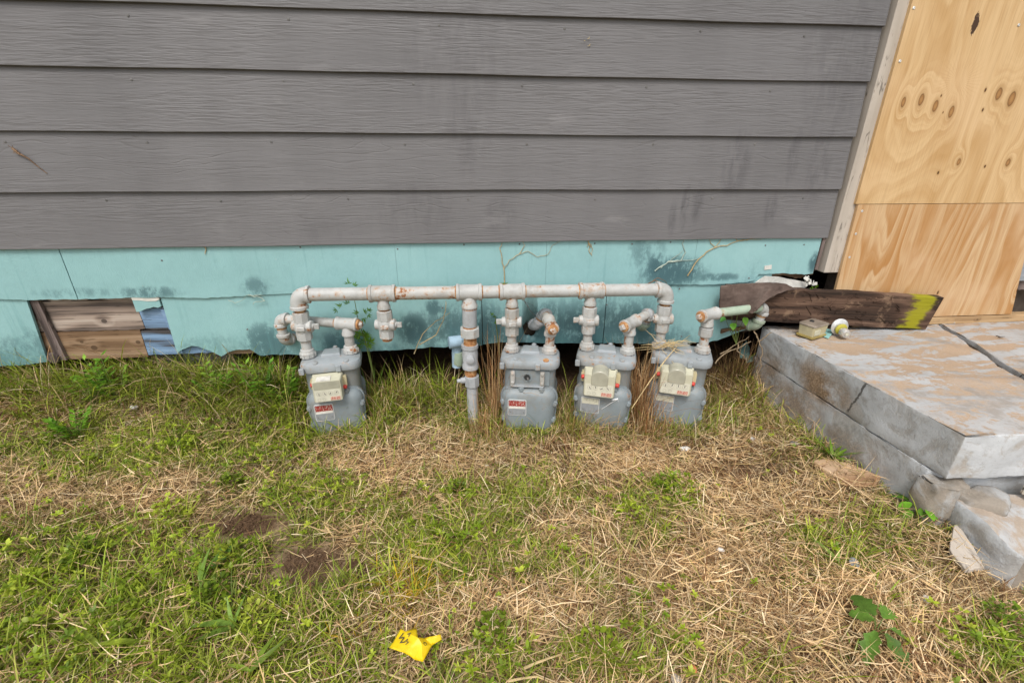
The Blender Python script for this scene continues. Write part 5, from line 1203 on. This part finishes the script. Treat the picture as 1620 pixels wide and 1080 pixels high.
plant('broadleaf_weed', ground_at(1445, 818), 'leafy weed sheltered under the porch corner', 'weed', ring(11, .030, .042, .038, .022, 8), 'oval', (104, 150, 44), WEEDS)
plant('broadleaf_weed', ground_at(1440, 940), 'pair of small rounded leaves right of the dock weed', 'weed', [(200, .008, .02, .026, .022, 8), (20, .008, .024, .024, .020, 8), (300, .008, .014, .020, .016, 12)], 'oval', (116, 158, 58), WEEDS)
plant('broadleaf_weed', ground_at(660, 735), 'small oval leaved weed in the middle lawn below the riser', 'weed', ring(5, .014, .022, .024, .014, 10), 'oval', (112, 148, 50), WEEDS)
plant('broadleaf_weed', ground_at(1100, 1010), 'yellowish small weed at the lower right of the lawn', 'weed', ring(6, .016, .018, .024, .015, 10), 'oval', (142, 164, 60), WEEDS)
plant('broadleaf_weed', ground_at(340, 905), 'broad pale blade weed left of the bare soil', 'weed', [(95, .01, .02, .060, .018, -30), (70, .015, .02, .058, .016, -36), (120, .01, .02, .04, .016, -10)], 'oval', (118, 158, 70), WEEDS, False)
plant('broadleaf_weed', ground_at(1080, 640), 'bright little seedling below the unmarked right meter', 'weed', [(180, .008, .02, .022, .016, 10), (10, .008, .022, .022, .016, 10), (270, .006, .014, .016, .012, 10)], 'oval', (150, 172, 60), WEEDS)
BL = 'broad bladed grass plants'
plant('broad_grass', ground_at(372, 1002), 'two broad pale blades lying across the weeds near the lower left', 'grass tuft', [(172, 0, .045, .105, .019, -4), (190, 0, .034, .095, .019, 4), (120, 0, .03, .07, .010, -50), (60, 0, .03, .075, .009, -62)], 'blade', (112, 140, 58), BL, False)
plant('broad_grass', ground_at(318, 925), 'upright pair of wide blades in the weeds left of the bare soil', 'grass tuft', [(88, 0, .02, .085, .014, -58), (70, 0, .02, .08, .012, -50), (112, 0, .02, .075, .013, -40)], 'blade', (118, 148, 60), BL, False)
plant('broad_grass', ground_at(165, 1035), 'yellow green bent blades at the lower left edge', 'grass tuft', [(8, 0, .05, .095, .014, 2), (150, 0, .04, .07, .012, -18), (25, 0, .04, .07, .010, -30)], 'blade', (136, 152, 50), BL, False)
plant('broad_grass', ground_at(400, 1072), 'broad blades cut by the bottom edge at left', 'grass tuft', [(70, 0, .03, .08, .014, -20), (30, 0, .03, .085, .012, -34), (160, 0, .03, .06, .011, -12)], 'blade', (122, 146, 54), BL, False)
plant('broad_grass', ground_at(1312, 735), 'bright green rosette of blades beside the porch footing', 'grass tuft', ring(14, .0, 0.028, 0.095, 0.0110, -38), 'blade', (112, 144, 50), BL, False)
plant('broad_grass', ground_at(1262, 652), 'slim grass tuft leaning against the grey porch side', 'grass tuft', [(40, 0, 0, .16, .007, -58), (60, 0, 0, .14, .006, -66), (20, 0, 0, .13, .006, -60), (80, 0, 0, .11, .006, -72), (150, 0, 0, .10, .006, -70), (10, 0, 0, .17, .006, -54), (120, 0, 0, .09, .005, -60), (200, 0, 0, .08, .006, -50)], 'blade', (128, 156, 66), BL, False)
plant('broad_grass', ground_at(1325, 890), 'two wide pale blades in the right lawn', 'grass tuft', [(120, 0, 0.028, 0.078, 0.0132, -30), (150, 0, 0.028, 0.062, 0.0121, -14), (60, 0, 0.028, 0.056, 0.0088, -40)], 'blade', (122, 144, 66), BL, False)
plant('broad_grass', ground_at(590, 640), 'long drooping green grass beside the left meter', 'grass tuft', [(a, 0, 0, random.uniform(.14, .24), .006, -random.uniform(52, 82)) for a in (0, 30, 60, 100, 140, 170, 200, 250, 280, 310, 340, 20, 80)], 'blade', (120, 156, 56), BL, False)
# climbing ivy between pipe and felt
iv = thing('ivy', tuple(at(1172, 520, -.075)), 'bright heart leaved climber under the brown felt flap', 'climbing plant')
def go():
    sm = MB(); base = at(1165, 545, -.06)
    for px, py, s, a, t, cc in ((1177, 508, .030, -70, 55, (128, 184, 64)), (1160, 517, .026, -110, 45, (110, 168, 52)), (1158, 500, .026, 100, 40, (118, 172, 66)), (1168, 496, .020, 60, 30, (96, 150, 48)), (1147, 508, .022, 190, 40, (90, 150, 70)), (1170, 490, .016, 90, 20, (84, 136, 44))):
        q = at(px, py - 6, -.088); o = leaf_mesh(s * 1.15, s, 'heart', .3, .25).build('leaf', leafmat(cc), iv, ang=180); o.location = q; o.rotation_euler = (jit(.3), R_(t), R_(a))
        sm.tube([base, base.lerp(q, .5) + Vector((jit(.01), .005, 0)), q], [.0014, .0012, .0008], 5)
    sm.build('stem', M['stem'], iv)
keep(iv, go)
# tall feathery weed behind the manifold
def tall_weed(loc, pts, leaves, label, s=.022):
    r = thing('tall_weed', loc, label, 'weed', 'tall weeds against the wall')
    def go():
        MB().tube([at(*q) for q in pts], [.0022 - .0013 * i / len(pts) for i in range(len(pts))], 6).build('stem', M['stem'], r)
        for px, py, yy, a in leaves:
            c = at(px, py, yy); lb = MB()
            for k in range(5):
                aa = a + (k - 2) * .62; L_ = s * (1.0 - .16 * abs(k - 2)) * random.uniform(.8, 1.2)
                d = Vector((math.cos(aa), -.25 + jit(.5), math.sin(aa))); u = d.cross(Vector((0, 1, .2))).normalized() * L_ * .12
                lb.add([c, c + d * L_ * .45 + u, c + d * L_, c + d * L_ * .45 - u], [(0, 1, 2, 3)])
            lb.build('leaf', leafmat(random.choice([(104, 146, 44), (90, 130, 40), (120, 158, 56)])), r, smooth=False)
    keep(r, go)
tall_weed(tuple(at(592, 600, -.04)), [(592, 600, -.05), (578, 540, -.05), (566, 505, -.05), (562, 480, -.055), (557, 458, -.06)], [(551, 449, -.06, 1.6), (560, 452, -.06, 1.0), (540, 484, -.055, 2.6), (551, 480, -.055, 2.0), (533, 490, -.055, 3.4), (576, 494, -.05, .4), (582, 498, -.05, -.6), (575, 503, -.05, -1.4), (583, 492, -.05, .9), (566, 496, -.05, 2.2)], 'slender weed growing up behind the manifold pipe')
tall_weed(tuple(at(590, 600, -.03)), [(592, 598, -.03), (585, 560, -.03), (580, 535, -.03)], [(575 + jit(14), 535 + jit(14), -.035, random.uniform(0, 3)) for _ in range(16)], 'dense feathery weed right of the left meter', .03)
tall_weed(tuple(at(788, 580, -.02)), [(790, 560, -.02), (786, 520, -.02), (783, 500, -.02)], [(782, 502, -.025, 1.5), (784, 508, -.025, -1.), (780, 498, -.025, 2.4)], 'tiny green sprig left of the second valve', .016)
tall_weed(tuple(at(798, 455, -.02)), [(800, 462, -.02), (799, 452, -.02)], [(799, 450, -.03, .6), (797, 450, -.03, 2.4)], 'small leaf tip peeking above the manifold tee', .014)
tall_weed(tuple(at(1298, 452, -.03)), [(1300, 470, -.03), (1290, 455, -.03)], [(1287, 456, -.05, 2.5), (1290, 454, -.05, 1.), (1283, 457, -.05, 3.4)], 'small green sprig on the torn white backing', .014)
for px, py, h_, lab in ((128, 588, .17, 'leafy weed under the left end of the broken skirting'), (165, 575, .19, 'taller bright weed before the tan board'), (400, 575, .20, 'leafy green weed under the scalloped skirting'), (440, 590, .17, 'bright weed left of the left meter'), (95, 630, .10, 'low feathery weed at the far left'), (330, 580, .16, 'grassy weed by the foundation blocks')):
    q = at(px, py, -.085 if py < 600 else -.2); r = thing('feathery_weed', (q.x, q.y, hz(q.x, q.y)), lab, 'weed', 'feathery weeds along the wall')
    sm = MB()
    for s_ in range(7):
        a = random.uniform(0, TAU); tip = Vector((math.cos(a) * .06, math.sin(a) * .035, h_ * random.uniform(.6, 1.05))); sm.tube([(0, 0, 0), tip * .5 + Vector((0, 0, .01)), tip], [.0018, .0014, .0007], 5); lb = MB()
        for k in range(11):
            t = .35 + .65 * k / 10; c = tip * t; sd = (1 if k % 2 else -1) * 1.05; aa = a + sd
            L_ = .034 * (1.15 - .6 * abs(t - .65)); d = Vector((math.cos(aa) * .8, math.sin(aa) * .8, .35 + jit(.3))).normalized(); u = d.cross(Vector((jit(.3), jit(.3), 1))).normalized() * L_ * .2
            lb.add([c, c + d * L_ * .5 + u, c + d * L_, c + d * L_ * .5 - u], [(0, 1, 2, 3)])
        lb.build('leaf', leafmat(random.choice([(116, 160, 48), (98, 142, 42), (132, 170, 60)])), r, smooth=False)
    sm.build('stem', M['stem'], r)

# ------------------------------------------------------------------ litter and scraps
def on(px, py, dz=.02): q = gp(px, py, -.02); return Vector((q.x, q.y, hz(q.x, q.y) + dz))
def scrap(name, mat, pts, th, lab, cat, dz=.022, group=None, tilt=(0, 0)):
    pp = [gp(*q, -.02) for q in pts]; c = sum(pp, Vector()) / len(pp)
    n = len(pp); fine = []
    for i in range(n):
        for k in range(4):
            v = pp[i].lerp(pp[(i + 1) % n], k / 4); fine.append(v + Vector((jit(.0022), jit(.0022), 0)))
    lo = [[(v.x - c.x, v.y - c.y, zz + (v.x - c.x) * tilt[0] + (v.y - c.y) * tilt[1]) for v in fine] for zz in (0, th)]
    o = MB().loops(lo).build(name, mat, None, min(.002, th * .3), 1, loc=(c.x, c.y, hz(c.x, c.y) + dz)); return tag(o, lab, cat, group)
scrap('wood_scrap', M['scrap'], [(1282, 738), (1300, 735), (1340, 742), (1392, 764), (1380, 776), (1345, 778), (1300, 752)], .016, 'flat splintered wood scrap half buried by the porch footing', 'wood scrap', .012)
scrap('wood_scrap', M['trim'], [(1502, 842), (1514, 846), (1558, 897), (1530, 900), (1499, 872)], .012, 'pale triangular board lying before the lower step', 'wood scrap', .03, None, (.1, .25))
scrap('wood_strip', M['oldstrip'], [(212, 604), (305, 606), (306, 612), (214, 611)], .02, 'grey weathered strip lying below the broken skirting', 'wood scrap', .03)
CH = 'broken teal skirting chips on the ground'
scrap('paint_chip', M['chip'], [(1162, 587), (1172, 582), (1178, 588), (1180, 597), (1164, 596)], .006, 'rounded teal chip in the grass right of the meters', 'paint chip', .105, CH, (0, .5))
scrap('paint_chip', M['chip'], [(1172, 596), (1196, 593), (1198, 600), (1175, 603)], .005, 'long flat teal chip in front of the rounded one', 'paint chip', .10, CH, (0, .2))
scrap('paint_chip', M['chip'], [(1207, 592), (1215, 588), (1216, 604)], .004, 'pointed teal chip standing against the porch side', 'paint chip', .055, CH, (.3, .7))
for nm, m_, px, py, s, lab in (('litter', 'litter', 1084, 701, .017, 'crumpled white paper litter below the right meter'), ('plastic_scrap', 'amber', 1170, 675, .014, 'clear plastic scrap right of the white litter'), ('plastic_scrap', 'litter', 1192, 689, .009, 'small white scrap near the clear plastic'),
        ('pebble', 'litter', 770, 723, .006, 'tiny white pebble in the middle lawn'), ('pebble', 'litter', 1471, 937, .009, 'white pebble near the lower step'), ('stone_chip', 'greyblue', 1352, 884, .012, 'blue grey stone chip in the right lawn'), ('plastic_scrap', 'litter', 224, 676, .014, 'whitish flat scrap on the tan patch at left'),
        ('brick_chip', 'red_soft', 1097, 1048, .010, 'orange brick chip at the bottom of the lawn'), ('plastic_scrap', 'litter', 1140, 868, .010, 'pale husk in the tan grass'), ('stone_chip', 'block', 1256, 705, .014, 'grey stone chip beside the porch footing'), ('leaf_litter', 'dirtywood', 1064, 704, .016, 'curled brown dead leaf left of the white litter'), ('pebble', 'stone', 1072, 1066, .011, 'pale pebble at the bottom edge')):
    if m_ == 'red_soft': M.setdefault('red_soft', m_plain('orange_brick', (.45, .17, .07), .9))
    bm = bmesh.new(); bmesh.ops.create_icosphere(bm, subdivisions=2, radius=s)
    off = Vector((px * .1, py * .1, 0))
    for v in bm.verts: v.co *= 1 + .55 * mnoise.noise(v.co / s * 1.3 + off); v.co.z *= .55
    me = bpy.data.meshes.new(nm); bm.to_mesh(me); bm.free(); me.materials.append(M[m_]); o = bpy.data.objects.new(nm, me); col.objects.link(o); o.location = on(px, py, .020 + s * .3); o.rotation_euler = (jit(.4), jit(.4), jit(3)); tag(o, lab, nm.replace('_', ' '))
# clods and crumbs on the bare soil
cb = MB()
for px, py, rr in ((487, 882, .07), (388, 828, .08)):
    q0 = gp(px, py, -.04)
    for k in range(300):
        x_ = q0.x + random.gauss(0, rr * .5); y_ = q0.y + random.gauss(0, rr * .4); s = random.uniform(.001, .0048) * (1.6 if k % 19 == 0 else 1)
        cb.lathe((x_, y_, hz(x_, y_) - s * .3), (jit(.4), jit(.4), 1), [(0, s * .7), (s * .6, s), (s * 1.2, s * .6)], 6)
q = cb.build('soil_crumbs', ground.data.materials[0], None); q['kind'] = 'stuff'

# ------------------------------------------------------------------ yellow marking tape
tape = thing('marking_tape', tuple(gp(657, 1018, -.01)), 'crumpled yellow marking tape scrap with black letters on the grass', 'plastic tape')
def go():
    V = {'a': (616, 1024, .012), 'b': (634, 994, .018), 'c': (641, 998, .030), 'd': (659, 992, .022), 'e': (661, 1008, .034), 'f': (672, 1008, .020), 'g': (697, 1003, .026), 'h': (699, 1011, .018), 'i': (684, 1020, .012), 'j': (669, 1046, .010), 'k': (656, 1043, .006), 'l': (651, 1022, .026), 'm': (650, 1038, .012), 'n': (636, 1031, .016), 'o': (667, 1018, .028), 'p': (632, 1010, .020)}
    pos = {k: gp(q[0], q[1], q[2] - .004) for k, q in V.items()}
    F = ['apn', 'abp', 'bcp', 'pcl', 'pln', 'nlm', 'cde', 'cel', 'leo', 'eof', 'ofi', 'fgi', 'ghi', 'lok', 'lmk', 'oij', 'okj']
    ks = list(V); b = MB().add([pos[k] for k in ks], [tuple(ks.index(ch) for ch in f_) for f_ in F])
    o = b.build('tape_sheet', M['yellow'], tape, ang=28)
    s_ = o.modifiers.new('s', 'SUBSURF'); s_.subdivision_type = 'SIMPLE'; s_.levels = s_.render_levels = 2
    d_ = o.modifiers.new('d', 'DISPLACE'); tt = bpy.data.textures.new('tape_crumple', 'CLOUDS'); tt.noise_scale = .02; d_.texture = tt; d_.strength = .0055
    so2 = o.modifiers.new('t', 'SOLIDIFY'); so2.thickness = .0006
    for ch, px, py, size, rot, tri in (('W', 636.5, 1011, .019, 76, 'pcl'), ('M', 644.5, 1015, .012, 70, 'pcl'), ('A', 648, 1003.5, .012, 60, 'cel'), ('O', 671, 1020, .011, 20, 'ofi')):
        fc = bpy.data.curves.new('t', 'FONT'); fc.body = ch; fc.size = size; fc.align_x = 'CENTER'; fc.align_y = 'CENTER'; fc.extrude = .0002
        t_ = bpy.data.objects.new('t', fc); col.objects.link(t_); bpy.context.view_layer.update()
        me = bpy.data.meshes.new_from_object(t_.evaluated_get(bpy.context.evaluated_depsgraph_get())); bpy.data.objects.remove(t_)
        A_, B_, C_ = (pos[k] for k in tri); nrm = (B_ - A_).cross(C_ - A_).normalized(); nrm = nrm if nrm.z > 0 else -nrm
        rr_ = ray(px, py); org = Vector((0, CAMY, CAMZ)); tpar = (A_ - org).dot(nrm) / rr_.dot(nrm); hit = org + rr_ * tpar
        me.materials.append(M['dark']); o2 = bpy.data.objects.new('letter', me); col.objects.link(o2); o2.parent = tape
        o2.matrix_local = Matrix.Translation(hit - tape.location + nrm * .0035) @ (Vector((0, 0, 1)).rotation_difference(nrm)).to_matrix().to_4x4() @ Matrix.Rotation(R_(-rot), 4, 'Z')
    return
before = set(bpy.data.objects); go()
for o in set(bpy.data.objects) - before:
    if o.parent == tape and o.name.startswith('tape_sheet'): o.matrix_parent_inverse = Matrix.Translation(-tape.location)
